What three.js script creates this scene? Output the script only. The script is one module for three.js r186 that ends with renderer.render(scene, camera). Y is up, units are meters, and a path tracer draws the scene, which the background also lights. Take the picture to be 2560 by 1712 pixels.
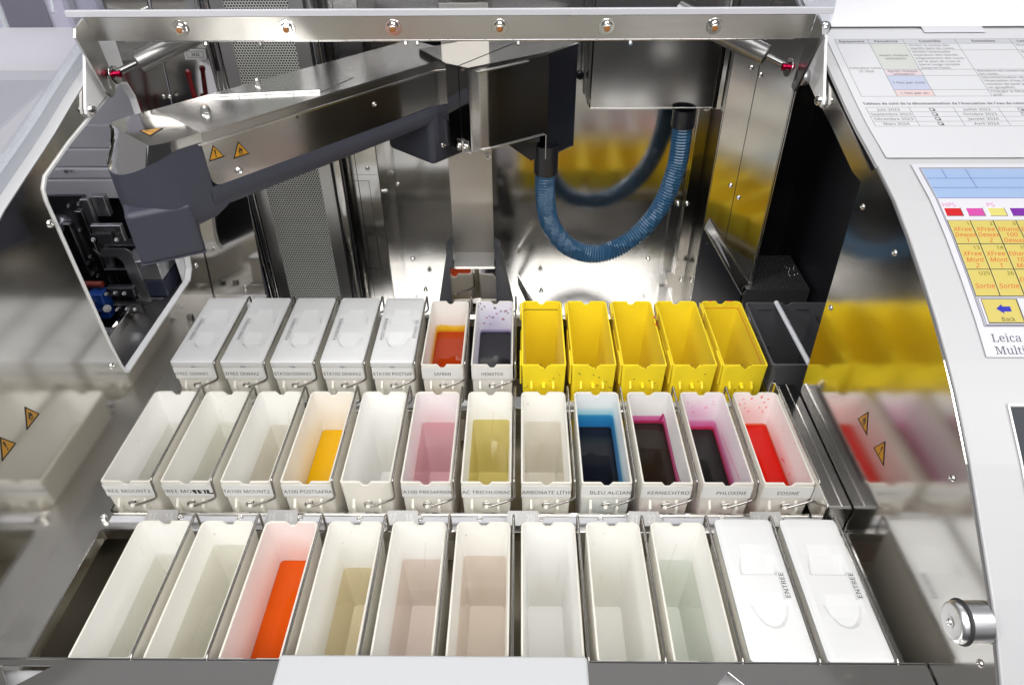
import * as THREE from 'three';
import { mergeGeometries, toCreasedNormals } from 'three/addons/utils/BufferGeometryUtils.js';
import { RoundedBoxGeometry } from 'three/addons/geometries/RoundedBoxGeometry.js';
import { RectAreaLightUniformsLib } from 'three/addons/lights/RectAreaLightUniformsLib.js';

// ------------------------------------------------------------------ camera, light, exposure
const scene = new THREE.Scene();
const camera = new THREE.PerspectiveCamera(2 * Math.atan(856 / 1800) * 180 / Math.PI, 1024 / 684, 0.02, 30);
camera.rotation.order = 'YXZ';
camera.position.set(0.0064, 0.5375, 0.625);
camera.rotation.set(-0.6512, 0.0149, -0.008);
const renderer = new THREE.WebGLRenderer({ antialias: true });
renderer.toneMapping = THREE.LinearToneMapping;
renderer.toneMappingExposure = 0.9;
renderer.shadowMap.enabled = true;
scene.background = new THREE.Color().setRGB(0.31, 0.308, 0.318);
RectAreaLightUniformsLib.init();

// ------------------------------------------------------------------ small tools
let seed = 7;
const rnd = () => { seed = (seed * 1664525 + 1013904223) >>> 0; return seed / 4294967296; };
const V = (x, y, z) => new THREE.Vector3(x, y, z);
const used = {};
function numbered(n) { used[n] = (used[n] ?? -1) + 1; return used[n] ? n + '_' + String(used[n]).padStart(3, '0') : n; }
function tag(o, label, category, group) { o.userData.label = label; o.userData.category = category; if (group) o.userData.group = group; return o; }
function thing(name, label, category, pos = [0, 0, 0], turn = 0, group) {
  const o = new THREE.Group(); o.name = numbered(name); o.position.set(...pos); o.rotation.y = turn;
  tag(o, label, category, group); scene.add(o); return o;
}
function part(name, geos, material, parent, label) {
  const list = (Array.isArray(geos) ? geos : [geos]).map((g) => (g.index ? g.toNonIndexed() : g));
  for (const g of list) { for (const k of Object.keys(g.attributes)) if (!['position', 'normal', 'uv'].includes(k)) g.deleteAttribute(k); }
  const g = list.length === 1 ? list[0] : mergeGeometries(list);
  const m = new THREE.Mesh(g, material); m.name = parent === scene ? numbered(name) : name; m.castShadow = m.receiveShadow = true;
  if (label) m.userData.label = label;
  parent.add(m); return m;
}
function structure(name, geos, material) { const m = part(name, geos, material, scene); m.userData.kind = 'structure'; return m; }
const move = (g, x, y, z) => { g.translate(x, y, z); return g; };
// uv in metres, laid on by the face's main direction (streaks run along u)
function metric(g, s = 1, swap = false) {
  g = g.index ? g.toNonIndexed() : g; const p = g.attributes.position, uv = new Float32Array(p.count * 2), a = V(0, 0, 0), b = V(0, 0, 0), c = V(0, 0, 0);
  for (let i = 0; i < p.count; i += 3) {
    a.fromBufferAttribute(p, i); b.fromBufferAttribute(p, i + 1); c.fromBufferAttribute(p, i + 2);
    const n = b.clone().sub(a).cross(c.clone().sub(a)), ax = Math.abs(n.x), ay = Math.abs(n.y), az = Math.abs(n.z);
    [a, b, c].forEach((v, k) => {
      let q = ax > ay && ax > az ? [v.z, v.y] : ay > az ? [v.x, v.z] : [v.x, v.y]; if (swap) q = [q[1], q[0]];
      uv[(i + k) * 2] = q[0] * s; uv[(i + k) * 2 + 1] = q[1] * s;
    });
  }
  g.setAttribute('uv', new THREE.BufferAttribute(uv, 2)); return g;
}
function box(x0, x1, y0, y1, z0, z1, r = 0) {
  const w = x1 - x0, h = y1 - y0, d = z1 - z0, m = Math.min(w, h, d);
  const g = r ? new RoundedBoxGeometry(w, h, d, 2, Math.min(r, m * 0.49)) : new THREE.BoxGeometry(w, h, d);
  return metric(move(g, (x0 + x1) / 2, (y0 + y1) / 2, (z0 + z1) / 2));
}
function shapeOf(pts, holes = []) {
  const s = new THREE.Shape(pts.map((p) => new THREE.Vector2(p[0], p[1])));
  for (const h of holes) s.holes.push(new THREE.Path(h.map((p) => new THREE.Vector2(p[0], p[1]))));
  return s;
}
function extrude(pts, depth, holes, bevel = 0) {
  return new THREE.ExtrudeGeometry(shapeOf(pts, holes), { depth: depth - 2 * bevel, bevelEnabled: bevel > 0, bevelThickness: bevel, bevelSize: bevel, bevelOffset: -bevel, bevelSegments: 2, curveSegments: 12 });
}
// polygon of (z, y) made solid between two x
function plateX(zy, x0, x1, holes, bevel = 0) {
  const g = extrude(zy.map(([z, y]) => [-z, y]), x1 - x0, holes?.map((h) => h.map(([z, y]) => [-z, y])), bevel); move(g, 0, 0, bevel);
  g.rotateY(Math.PI / 2); return metric(move(g, x0, 0, 0));
}
// polygon of (x, y) made solid between two z
function plateZ(xy, z0, z1, holes, bevel = 0) { return metric(move(extrude(xy, z1 - z0, holes, bevel), 0, 0, z0 + bevel)); }
// polygon of (x, z) made solid between two y
function plateY(xz, y0, y1, holes, bevel = 0) {
  const g = extrude(xz.map(([x, z]) => [x, -z]), y1 - y0, holes?.map((h) => h.map(([x, z]) => [x, -z])), bevel); move(g, 0, 0, bevel);
  g.rotateX(-Math.PI / 2); return metric(move(g, 0, y0, 0));
}
const rect = (a0, a1, b0, b1) => [[a0, b0], [a1, b0], [a1, b1], [a0, b1]];
function rrect(a0, a1, b0, b1, r, n = 5) {
  const o = []; for (const [ca, cb, t] of [[a1 - r, b1 - r, 0], [a0 + r, b1 - r, 1], [a0 + r, b0 + r, 2], [a1 - r, b0 + r, 3]])
    for (let i = 0; i <= n; i++) { const q = (t + i / n) * Math.PI / 2; o.push([ca + r * Math.cos(q), cb + r * Math.sin(q)]); } return o;
}
// a wall standing on the floor-plan line a-b
function wall(a, b, y0, y1, th = 0.0015) {
  const L = Math.hypot(b[0] - a[0], b[1] - a[1]), g = new THREE.BoxGeometry(L, y1 - y0, th); metric(g);
  const m = metric(g); m.rotateY(-Math.atan2(b[1] - a[1], b[0] - a[0])); return move(m, (a[0] + b[0]) / 2, (y0 + y1) / 2, (a[1] + b[1]) / 2);
}
function rod(p, q, r, r2 = r, seg = 20, open = false) {
  const a = V(...p), b = V(...q), d = b.clone().sub(a), g = new THREE.CylinderGeometry(r2, r, d.length(), seg, 1, open);
  g.applyQuaternion(new THREE.Quaternion().setFromUnitVectors(V(0, 1, 0), d.clone().normalize())); const m = a.add(b).multiplyScalar(0.5); return move(g, m.x, m.y, m.z);
}
function turned(profile, at, dir, seg = 24) { // lathe round dir: profile of (radius, height)
  const g = new THREE.LatheGeometry(profile.map((p) => new THREE.Vector2(p[0], p[1])), seg);
  g.applyQuaternion(new THREE.Quaternion().setFromUnitVectors(V(0, 1, 0), V(...dir).normalize())); return move(g, ...at);
}
// a wire along points with rounded corners
function wire(points, r, bend, seg = 60, rad = 8) {
  const P = points.map((p) => V(...p)), path = new THREE.CurvePath(); let from = P[0];
  for (let i = 1; i < P.length - 1; i++) {
    const a = P[i - 1].clone().sub(P[i]), b = P[i + 1].clone().sub(P[i]), k = Math.min(bend, a.length() * 0.45, b.length() * 0.45);
    const s = P[i].clone().add(a.setLength(k)), e = P[i].clone().add(b.setLength(k));
    path.add(new THREE.LineCurve3(from, s)); path.add(new THREE.QuadraticBezierCurve3(s, P[i], e)); from = e;
  }
  path.add(new THREE.LineCurve3(from, P[P.length - 1])); return new THREE.TubeGeometry(path, seg, r, rad, false);
}
// a thin plate on four corners (bottom left, bottom right, top right, top left seen from its front), front face carries uv 0..1
function leaf(c, th) {
  const [a, b, d, e] = c.map((p) => V(...p)), n = b.clone().sub(a).cross(e.clone().sub(a)).setLength(th), f = [a, b, d, e], k = f.map((p) => p.clone().sub(n));
  const pos = [], uv = [], put = (q, w) => { for (const i of [0, 1, 2, 0, 2, 3]) { pos.push(q[i].x, q[i].y, q[i].z); uv.push(...w[i]); } };
  put(f, [[0, 0], [1, 0], [1, 1], [0, 1]]); const z = [[0.01, 0.01], [0.01, 0.01], [0.01, 0.01], [0.01, 0.01]];
  for (let i = 0; i < 4; i++) { const j = (i + 1) % 4; put([k[i], k[j], f[j], f[i]], z); } put([k[3], k[2], k[1], k[0]], z);
  const g = new THREE.BufferGeometry(); g.setAttribute('position', new THREE.Float32BufferAttribute(pos, 3)); g.setAttribute('uv', new THREE.Float32BufferAttribute(uv, 2)); g.computeVertexNormals(); return g;
}
// rings of equal length joined by strips; caps on the first and last if wished
function loft(rings, cap0 = false, cap1 = false, flip = false, uvOf) {
  const pos = [], uv = [], N = rings[0].length;
  const tri = (a, b, c, ua, ub, uc) => { const o = flip ? [[a, ua], [c, uc], [b, ub]] : [[a, ua], [b, ub], [c, uc]]; for (const [p, t] of o) { pos.push(...p); uv.push(...(t ?? [0, 0])); } };
  for (let k = 0; k < rings.length - 1; k++) for (let i = 0; i < N; i++) {
    const j = (i + 1) % N, A = rings[k][i], B = rings[k][j], C = rings[k + 1][j], D = rings[k + 1][i];
    const ua = uvOf?.(i, A), ub = uvOf?.(i + 1, B), uc = uvOf?.(i + 1, C), ud = uvOf?.(i, D); tri(A, B, C, ua, ub, uc); tri(A, C, D, ua, uc, ud);
  }
  const cap = (r, up) => { const m = [0, 1, 2].map((k) => r.reduce((s, p) => s + p[k], 0) / N); for (let i = 0; i < N; i++) { const a = r[i], b = r[(i + 1) % N]; up ? tri(m, a, b) : tri(m, b, a); } };
  if (cap0) cap(rings[0], false); if (cap1) cap(rings[rings.length - 1], true);
  const g = new THREE.BufferGeometry(); g.setAttribute('position', new THREE.Float32BufferAttribute(pos, 3)); g.setAttribute('uv', new THREE.Float32BufferAttribute(uv, 2));
  return toCreasedNormals(g, 0.6);
}

// ------------------------------------------------------------------ materials
function dataTexture(w, h, f) {
  const d = new Uint8Array(w * h * 4); for (let y = 0; y < h; y++) for (let x = 0; x < w; x++) { const c = f(x, y), i = (y * w + x) * 4; d[i] = c[0]; d[i + 1] = c[1] ?? c[0]; d[i + 2] = c[2] ?? c[0]; d[i + 3] = 255; }
  const t = new THREE.DataTexture(d, w, h); t.magFilter = THREE.LinearFilter; t.wrapS = t.wrapT = THREE.RepeatWrapping; t.needsUpdate = true; return t;
}
const rowTone = Array.from({ length: 512 }, rnd), rowSoft = rowTone.map((_, i) => (rowTone[i] + rowTone[(i + 1) % 512] + rowTone[(i + 511) % 512]) / 3);
const smooth = (() => { const n = 33, g = Array.from({ length: n * n }, rnd); return (x, y) => { const X = Math.floor(x), Y = Math.floor(y), fx = x - X, fy = y - Y, a = (i, j) => g[((Y + j) & 31) * n + ((X + i) & 31)], s = (t) => t * t * (3 - 2 * t), u = s(fx), v = s(fy); return (a(0, 0) * (1 - u) + a(1, 0) * u) * (1 - v) + (a(0, 1) * (1 - u) + a(1, 1) * u) * v; }; })();
const brush = dataTexture(512, 512, (x, y) => { const v = 0.55 * rowSoft[y] + 0.25 * smooth(x / 64, y / 4) + 0.2 * smooth(x / 16 + 9, y / 2); return [255 * v]; });
brush.repeat.set(6, 14);
const smudge = dataTexture(256, 256, (x, y) => { const v = 0.6 * smooth(x / 16, y / 16) + 0.3 * smooth(x / 8 + 5, y / 8) + 0.1 * smooth(x / 2, y / 2); return [255, 205 + 50 * v, 255]; });
smudge.repeat.set(5, 5);
const lin = (r, g, b) => new THREE.Color().setRGB(r, g, b);
const std = (c, rough, o = {}) => new THREE.MeshPhysicalMaterial({ color: lin(...c), roughness: rough, metalness: 0, ...o });
const metal = (c, rough, o = {}) => new THREE.MeshPhysicalMaterial({ color: lin(...c), roughness: rough, metalness: 1, ...o });
const M = {
  mirror: metal([0.65, 0.635, 0.61], 0.145, { roughnessMap: smudge }),
  clearMirror: metal([0.67, 0.655, 0.63], 0.09, { roughnessMap: smudge }),
  brushed: metal([0.62, 0.61, 0.595], 0.2, { bumpMap: brush, bumpScale: 0.00004 }),
  satin: metal([0.62, 0.61, 0.59], 0.36, { roughnessMap: smudge }),
  bright: metal([0.75, 0.74, 0.72], 0.12),
  dark: metal([0.22, 0.215, 0.21], 0.25),
  aluminium: metal([0.72, 0.72, 0.73], 0.32),
  white: std([0.43, 0.43, 0.44], 0.45, { clearcoat: 0.15, clearcoatRoughness: 0.4 }),
  whiteGloss: std([0.8, 0.8, 0.8], 0.3),
  trough: std([0.94, 0.922, 0.87], 0.9, { transmission: 0.16, thickness: 0, clearcoat: 0.5, clearcoatRoughness: 0.22 }),
  troughOuter: std([0.95, 0.925, 0.85], 0.9, { transmission: 0.42, thickness: 0, clearcoat: 0.5, clearcoatRoughness: 0.22 }),
  lid: std([0.64, 0.642, 0.638], 0.5, { clearcoat: 0.3, clearcoatRoughness: 0.3 }),
  yellow: std([0.93, 0.72, 0.01], 0.9, { transmission: 0.06, thickness: 0, clearcoat: 0.35, clearcoatRoughness: 0.25 }),
  grey: std([0.062, 0.063, 0.072], 0.5, { clearcoat: 0.1, clearcoatRoughness: 0.5 }),
  armGrey: std([0.04, 0.042, 0.06], 0.5, { bumpMap: smudge, bumpScale: 0.0002 }),
  black: std([0.012, 0.012, 0.014], 0.45),
  blackGloss: std([0.011, 0.011, 0.014], 0.3, { clearcoat: 0.4, clearcoatRoughness: 0.25 }),
  rubber: std([0.02, 0.02, 0.022], 0.6),
  hose: std([0.022, 0.085, 0.17], 0.35, { clearcoat: 0.5, clearcoatRoughness: 0.25 }),
  orange: std([0.34, 0.13, 0.03], 0.45),
  blue: std([0.01, 0.05, 0.26], 0.4),
  red: metal([0.33, 0.006, 0.04], 0.25),
  redPlastic: std([0.13, 0.004, 0.008], 0.2),
  acrylic: std([0.96, 0.965, 0.98], 0.03, { transmission: 1, thickness: 0, ior: 1.49 }),
  frosted: std([0.5, 0.5, 0.53], 0.5, { clearcoat: 0.4 }),
  lilac: std([0.52, 0.5, 0.62], 0.6),
  lilacGrey: std([0.24, 0.235, 0.27], 0.6),
  clear: std([0.8, 0.82, 0.84], 0.2, { transmission: 0.75, thickness: 0 }),
};
function canvasTexture(w, h, draw) {
  const c = document.createElement('canvas'); c.width = w; c.height = h; const x = c.getContext('2d'); draw(x, w, h);
  const t = new THREE.CanvasTexture(c); t.colorSpace = THREE.SRGBColorSpace; t.anisotropy = 8; return t;
}
const print = (t, rough = 0.4, o = {}) => new THREE.MeshPhysicalMaterial({ map: t, color: lin(0.63, 0.63, 0.63), roughness: rough, metalness: 0, ...o });

// ------------------------------------------------------------------ screws
const screwGeo = {
  dome: mergeGeometries([new THREE.LatheGeometry([[0, 0.0005], [0.0011, 0.0007], [0.0013, 0.0019], [0.0018, 0.0018], [0.0026, 0.0013], [0.003, 0.0004], [0.0031, 0]].map((p) => new THREE.Vector2(...p)), 20).toNonIndexed()]),
  hex: mergeGeometries([(() => { const g = new THREE.CylinderGeometry(0.0034, 0.0036, 0.0036, 6); g.translate(0, 0.0028, 0); return g.toNonIndexed(); })(), (() => { const g = new THREE.CylinderGeometry(0.0047, 0.005, 0.001, 24); g.translate(0, 0.0005, 0); return g.toNonIndexed(); })(), new THREE.SphereGeometry(0.0021, 14, 8).translate(0, 0.0045, 0).toNonIndexed()]),
  socket: mergeGeometries([new THREE.LatheGeometry([[0, 0.002], [0.0015, 0.002], [0.0017, 0.0045], [0.0029, 0.0044], [0.0031, 0.004], [0.0031, 0]].map((p) => new THREE.Vector2(...p)), 20).toNonIndexed()]),
};
function screw(parent, at, dir, kind = 'dome', k = 1, mat = M.bright, name = 'screw') {
  const m = new THREE.Mesh(screwGeo[kind], mat); m.name = name; m.position.set(...at); m.scale.setScalar(k); m.quaternion.setFromUnitVectors(V(0, 1, 0), V(...dir).normalize());
  m.castShadow = m.receiveShadow = true; parent.add(m); return m;
}
// warning triangles
function triangleTexture(kind) {
  return canvasTexture(128, 112, (x, w, h) => {
    x.fillStyle = '#2a2218'; x.fillRect(0, 0, w, h); x.fillStyle = '#e0a224'; x.beginPath(); x.moveTo(64, 16); x.lineTo(114, 102); x.lineTo(14, 102); x.fill();
    x.fillStyle = '#2a2218';
    if (kind === 'mark') { x.beginPath(); x.moveTo(57, 42); x.quadraticCurveTo(64, 34, 71, 42); x.lineTo(67, 78); x.lineTo(61, 78); x.fill(); x.beginPath(); x.arc(64, 89, 6, 0, 7); x.fill(); } else {
      x.beginPath(); x.moveTo(64, 40); x.quadraticCurveTo(66, 54, 76, 56); x.quadraticCurveTo(84, 70, 76, 84); x.quadraticCurveTo(64, 92, 52, 84); x.quadraticCurveTo(44, 74, 50, 62); x.lineTo(54, 68); x.quadraticCurveTo(56, 50, 64, 40); x.fill();
      x.fillRect(46, 91, 36, 4); x.fillStyle = '#e0a224'; x.beginPath(); x.arc(64, 78, 6, 0, 7); x.fill();
    }
  });
}
const markMat = print(triangleTexture('mark'), 0.35), flameMat = print(triangleTexture('flame'), 0.35);
function triSticker(parent, at, right, up, size, mat, name = 'warning_label') {
  const R = V(...right).normalize(), U = V(...up).normalize(), N = R.clone().cross(U), s = size / 2, h = size * 0.87, P = V(...at).add(N.clone().multiplyScalar(0.0004));
  const a = P.clone().addScaledVector(R, -s), b = P.clone().addScaledVector(R, s), c = P.clone().addScaledVector(U, h), pos = [], uv = [];
  const t = 0.0003, A = [a, b, c], K = A.map((p) => p.clone().addScaledVector(N, -t)), W = [[0.02, 0], [0.98, 0], [0.5, 0.98]];
  const put = (p, w) => { pos.push(p.x, p.y, p.z); uv.push(...w); };
  A.forEach((p, i) => put(p, W[i])); for (let i = 0; i < 3; i++) { const j = (i + 1) % 3; for (const p of [K[i], K[j], A[j], K[i], A[j], A[i]]) put(p, [0.01, 0.5]); }
  const g = new THREE.BufferGeometry(); g.setAttribute('position', new THREE.Float32BufferAttribute(pos, 3)); g.setAttribute('uv', new THREE.Float32BufferAttribute(uv, 2)); g.computeVertexNormals();
  return part(name, g, mat, parent);
}

// ------------------------------------------------------------------ lamps of the room (above and beside the frame)
function ceilingLamp(at, w, d, aim, power, label) {
  const o = thing('ceiling_lamp', label, 'lamp', at); o.lookAt(...aim); // the panel's +z looks at the aim
  const L = new THREE.RectAreaLight(0xffffff, power, w, d); L.color.setRGB(1, 0.985, 0.965); L.position.set(0, 0, 0.012); L.lookAt(V(...aim)); o.add(L); L.rotation.set(0, Math.PI, 0);
  part('diffuser', box(-w / 2, w / 2, -d / 2, d / 2, 0, 0.006), new THREE.MeshStandardMaterial({ color: 0xffffff, emissive: 0xffffff, emissiveIntensity: Math.min(power, 6) }), o);
  part('frame', [box(-w / 2 - 0.02, w / 2 + 0.02, -d / 2 - 0.02, d / 2 + 0.02, -0.03, -0.002)], M.white, o);
}
ceilingLamp([-1.5, 1.5, 0.9], 0.4, 0.7, [0, 0, -0.05], 13, 'white ceiling lamp panel high on the left of the machine');
ceilingLamp([1.4, 1.5, 0.7], 0.4, 0.7, [0, 0, 0], 7.5, 'white ceiling lamp panel high on the right of the machine');
ceilingLamp([0.45, 1.7, -1.35], 0.7, 0.5, [0, 0, -0.1], 1.4, 'white ceiling lamp panel high behind the machine');
ceilingLamp([-0.05, 1.7, 1.75], 1.9, 0.8, [0, 0, 0.02], 4.6, 'white ceiling lamp panel high in front of the machine');
ceilingLamp([-0.1, 1.9, 0.28], 1.5, 0.6, [-0.1, 0, 0.1], 3.3, 'white ceiling lamp panel right above the machine');

// ------------------------------------------------------------------ the machine
const PROFILE = [[-0.62, 0.43], [-0.45, 0.39], [-0.25, 0.3385], [-0.195, 0.3235], [-0.14, 0.308], [-0.0976, 0.296], [-0.08, 0.291], [-0.048, 0.283], [-0.02, 0.2775], [0.018, 0.2705], [0.061, 0.26], [0.1, 0.246], [0.139, 0.2295], [0.172, 0.2145], [0.202, 0.199], [0.224, 0.1865], [0.244, 0.1735], [0.268, 0.1575], [0.288, 0.142], [0.314, 0.122], [0.34, 0.102], [0.36, 0.0845], [0.379, 0.066], [0.41, 0.035], [0.44, 0.003]];
const PROFILE_LEFT = PROFILE.map(([z, y]) => { const t = Math.min(1, Math.max(0, (z + 0.1) / 0.15)); return [z, y - 0.008 * t * t * (3 - 2 * t)]; }); // the left rim sits a little lower
const DECK = -0.041, LX = -0.4425, RX = 0.3225;
const machine = thing('staining_machine', 'open white slide staining machine with mirror steel walls around the reagent troughs', 'lab machine', [0, -0.16, 0]);
const MG = new THREE.Group(); // parts are placed in scene metres, the thing's base is under the tank
const mp = (name, geos, mat, label) => { const m = part(name, geos, mat, machine, label); m.position.y += 0.16; return m; };
const ms = (at, dir, kind, k, mat, parent = machine, name = 'screw') => screw(parent, parent === machine ? [at[0], at[1] + 0.16, at[2]] : at, dir, kind, k, mat, name);

{ // side walls
  const hole = [[0.0035, 0.028], [0.0065, 0.06], [0.0085, 0.235], [0.006, 0.246], [-0.004, 0.2545], [-0.06, 0.2665], [-0.155, 0.281], [-0.185, 0.285], [-0.2, 0.28], [-0.2085, 0.262], [-0.2165, 0.07], [-0.2165, 0.045], [-0.211, 0.026], [-0.198, 0.016], [-0.003, 0.0145], [0.001, 0.0185]];
  const inner = hole.map(([z, y]) => { const c = [-0.1, 0.14], L = Math.hypot(z - c[0], y - c[1]); return [z + (c[0] - z) / L * 0.0028, y + (c[1] - y) / L * 0.0028]; });
  const top = PROFILE_LEFT.filter(([z]) => z >= -0.25 && z < 0.42);
  const left = mp('wall_panel', plateX([[-0.249, DECK], [0.42, DECK], ...top.slice().reverse(), [-0.31, 0.336]], LX - 0.0012, LX, [hole]), M.mirror);
  mp('opening_trim', plateX(hole, LX - 0.006, LX + 0.0015, [inner]), M.whiteGloss);
  for (const [z, y] of [[0.0156, 0.2147], [0.0168, 0.0414]]) screw(left, [LX, y, z], [1, 0, 0], 'dome', 1.3);
  screw(left, [LX, 0.022, -0.226], [1, 0, 0], 'dome', 1.1);
  triSticker(left, [LX, 0.0806, 0.1467], [0, 0, -1], [0, 1, 0], 0.0218, flameMat).userData.label = 'yellow flame warning triangle';
  triSticker(left, [LX, 0.0809, 0.1855], [0, 0, -1], [0, 1, 0], 0.0218, markMat).userData.label = 'yellow exclamation warning triangle';
  const rtop = PROFILE.filter(([z]) => z >= 0.0115 && z < 0.42);
  const right = mp('wall_panel', plateX([[0.0115, DECK], [0.42, DECK], ...rtop.slice().reverse(), [0.0, 0.25]].concat([]), RX, RX + 0.0012), M.mirror);
  for (const [y, z] of [[0.2323, 0.0175], [0.2273, 0.0927], [0.1193, 0.0175], [0.1375, 0.2632], [0.0608, 0.3622]]) screw(right, [RX, y, z], [-1, 0, 0], 'dome', 0.95, metal([0.45, 0.44, 0.42], 0.2));
  triSticker(right, [RX, 0.0704, 0.1402], [0, 0, 1], [0, 1, 0], 0.0222, flameMat).userData.label = 'yellow flame warning triangle';
  triSticker(right, [RX, 0.0706, 0.178], [0, 0, 1], [0, 1, 0], 0.0222, markMat).userData.label = 'yellow exclamation warning triangle';
  // steel strip behind the right panel, under the housing rim, and the black recess wall
  mp('recess_wall', [plateX([[-0.42, -0.15], [0.011, -0.15], [0.011, 0.25], [-0.1, 0.2875], [-0.42, 0.3]], 0.4345, 0.437)], M.blackGloss);
  mp('recess_liner', [plateX([[0.0115, 0.247], [0.012, 0.262], [-0.03, 0.273], [-0.1, 0.2905], [-0.19, 0.314], [-0.19, 0.283], [-0.1, 0.266], [-0.025, 0.248]], RX + 0.0015, RX + 0.003), box(RX + 0.004, 0.434, -0.15, 0.24, 0.012, 0.014)], M.mirror);
}
{ // white housing shells left and right of the opening, following the curved profile
  const shell = (x0, x1) => {
    const P = PROFILE, low = [[0.44, -0.5], [-0.62, -0.5]]; return plateX([...P, ...low], x0, x1, undefined, 0.0016);
  };
  const P = PROFILE, fr = P.filter(([z]) => z >= 0.018), bk = P.filter(([z]) => z <= 0.018);
  void shell; mp('housing_shell', plateX([[0.0145, onHousing(0.0145, 0)], ...fr, [0.44, -0.5], [0.0145, -0.5]], RX + 0.0035, 1.05, undefined, 0.0016), M.white);
  mp('housing_shell', [plateX([[-0.62, -0.5], ...bk.map(([z, y]) => [Math.min(z, 0.0135), y]), [0.0135, -0.5]], 0.438, 1.05), plateX([...bk.map(([z, y]) => [Math.min(z, 0.0135), y]), ...bk.slice().reverse().map(([z, y]) => [Math.min(z, 0.0135), y - 0.004])], RX + 0.0035, 0.438)], M.white);
  mp('housing_rim', plateX([...PROFILE_LEFT.filter(([z]) => z > -0.2), [0.44, -0.5], [0.428, -0.5], ...PROFILE_LEFT.filter(([z]) => z > -0.2).reverse().map(([z, y]) => [z - 0.004, y - 0.022])], LX - 0.0145, LX - 0.0014, undefined, 0.0012), M.white);
}
{ // deck, tank and drip well
  const rows = [[-0.188, -0.018], [0.0, 0.152], [0.174, 0.3275]], holes = rows.map(([a, b], i) => rrect(-0.4105, i === 2 ? 0.3195 : 0.306, a, b, 0.004));
  mp('deck_plate', plateY(rect(LX, RX, -0.198, 0.33), DECK - 0.0015, DECK, holes), M.satin);
  mp('deck_plate', plateY(rect(LX, -0.3635, -0.249, -0.1985), DECK - 0.0015, DECK), M.satin);
  mp('opening_frame', rows.map(([a, b], i) => { const e = i === 2 ? 0.0135 : 0; return plateY(rrect(-0.4115, 0.307 + e, a - 0.001, b + 0.001, 0.005), DECK - 0.012, DECK + 0.001, [rrect(-0.4095, 0.305 + e, a + 0.001, b - 0.001, 0.003)]); }), M.bright);
  mp('tank_floor', [box(LX, RX, -0.16, -0.158, -0.2, 0.335)], std([0.45, 0.4, 0.3], 0.5));
  mp('tank', [box(LX, LX + 0.002, -0.158, DECK - 0.002, -0.2, 0.335), box(RX - 0.002, RX, -0.158, DECK - 0.002, -0.2, 0.335), box(LX, RX, -0.158, DECK - 0.013, -0.2, -0.198), box(LX, RX, -0.158, DECK - 0.002, 0.331, 0.333)], M.dark);
  mp('well_floor', plateY(rect(-0.4, 0.44, -0.44, -0.2), -0.1055, -0.104), metal([0.5, 0.495, 0.485], 0.24, { roughnessMap: smudge }));
  mp('well_floor_seam', [box(0.2462, 0.2476, -0.104, -0.1032, -0.39, -0.2)], M.bright);
  for (const p of [[0.0399, -0.3572], [-0.1485, -0.3607], [0.2735, -0.393]]) ms([p[0], -0.104, p[1]], [0, 1, 0], 'hex', 0.95);
  ms([-0.4325, DECK, -0.187], [0, 1, 0], 'socket', 1.5, M.dark);
  ms([-0.408, DECK, -0.2145], [0, 1, 0], 'socket', 1.1);
  // shiny number strips between the rows, with screws
  const strips = [['13', '14'], ['15', '16'], ['17', '18'], ['19', '20'], ['21', '22'], ['23', '24']];
  for (const [z, first] of [[0.1617, 0], [-0.0085, 1]]) for (let k = 0; k < 6; k++) {
    const x = -0.351 + k * 0.12, t = canvasTexture(128, 40, (c, w, h) => { c.fillStyle = '#8c8b89'; c.fillRect(0, 0, w, h); c.fillStyle = '#9c9b99'; c.font = 'bold 30px sans-serif'; if (!first) { c.fillText(strips[k][0], 10, 31); c.fillText(strips[k][1], 78, 31); } });
    if (first && k > 3) continue;
    mp('number_strip', leaf([[x - 0.017, DECK + 0.006, z + 0.009], [x + 0.017, DECK + 0.006, z + 0.009], [x + 0.015, DECK + 0.011, z - 0.005], [x - 0.015, DECK + 0.011, z - 0.005]], 0.0006), first ? M.bright : new THREE.MeshStandardMaterial({ map: t, roughness: 0.3, metalness: 0.35 }));
  }
  for (let k = 0; k < 12; k++) ms([-0.406 + k * 0.06 + (k > 0 ? 0.012 : -0.006), DECK + 0.0005, 0.161], [0, 1, 0], 'socket', 1.05);
  mp('strip_bar', [box(-0.405, 0.3, DECK + 0.0002, DECK + 0.004, 0.1585, 0.166, 0.001), box(-0.405, 0.3, DECK + 0.0002, DECK + 0.004, -0.0125, -0.006, 0.001)], M.frosted);
  // guide rail at the right wall
  mp('guide_rail', [box(0.2995, RX - 0.0005, -0.02, -0.003, -0.006, 0.173, 0.0015)], M.dark);
  mp('guide_rail_edge', [box(0.2975, 0.2993, -0.038, -0.0005, -0.006, 0.173, 0.0006), box(0.311, 0.3125, -0.0032, -0.002, -0.006, 0.173)], M.bright);
  mp('guide_rail_end', [box(0.299, RX - 0.001, DECK, -0.0205, 0.1705, 0.1728, 0.0008), box(0.3, RX - 0.001, -0.0202, -0.0035, 0.1732, 0.1745, 0.0005)], M.dark);
  mp('rail_clip', [leaf([[0.289, -0.03, 0.0], [0.2965, -0.03, -0.004], [0.296, 0.008, -0.003], [0.2925, 0.002, -0.001]], 0.0012)], M.mirror);
  // front ledge with the triangular cut-outs
  mp('front_ledge', plateY(rect(LX + 0.001, RX - 0.001, 0.3295, 0.42), -0.0025, -0.001, [[[-0.4005, 0.3345], [-0.3575, 0.3345], [-0.383, 0.354]], [[0.1665, 0.337], [0.1425, 0.36], [0.19, 0.36]]], 0.0005), M.mirror);
  mp('ledge_edge', [box(LX + 0.001, RX - 0.001, -0.012, -0.0008, 0.3282, 0.3292)], M.bright);
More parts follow.
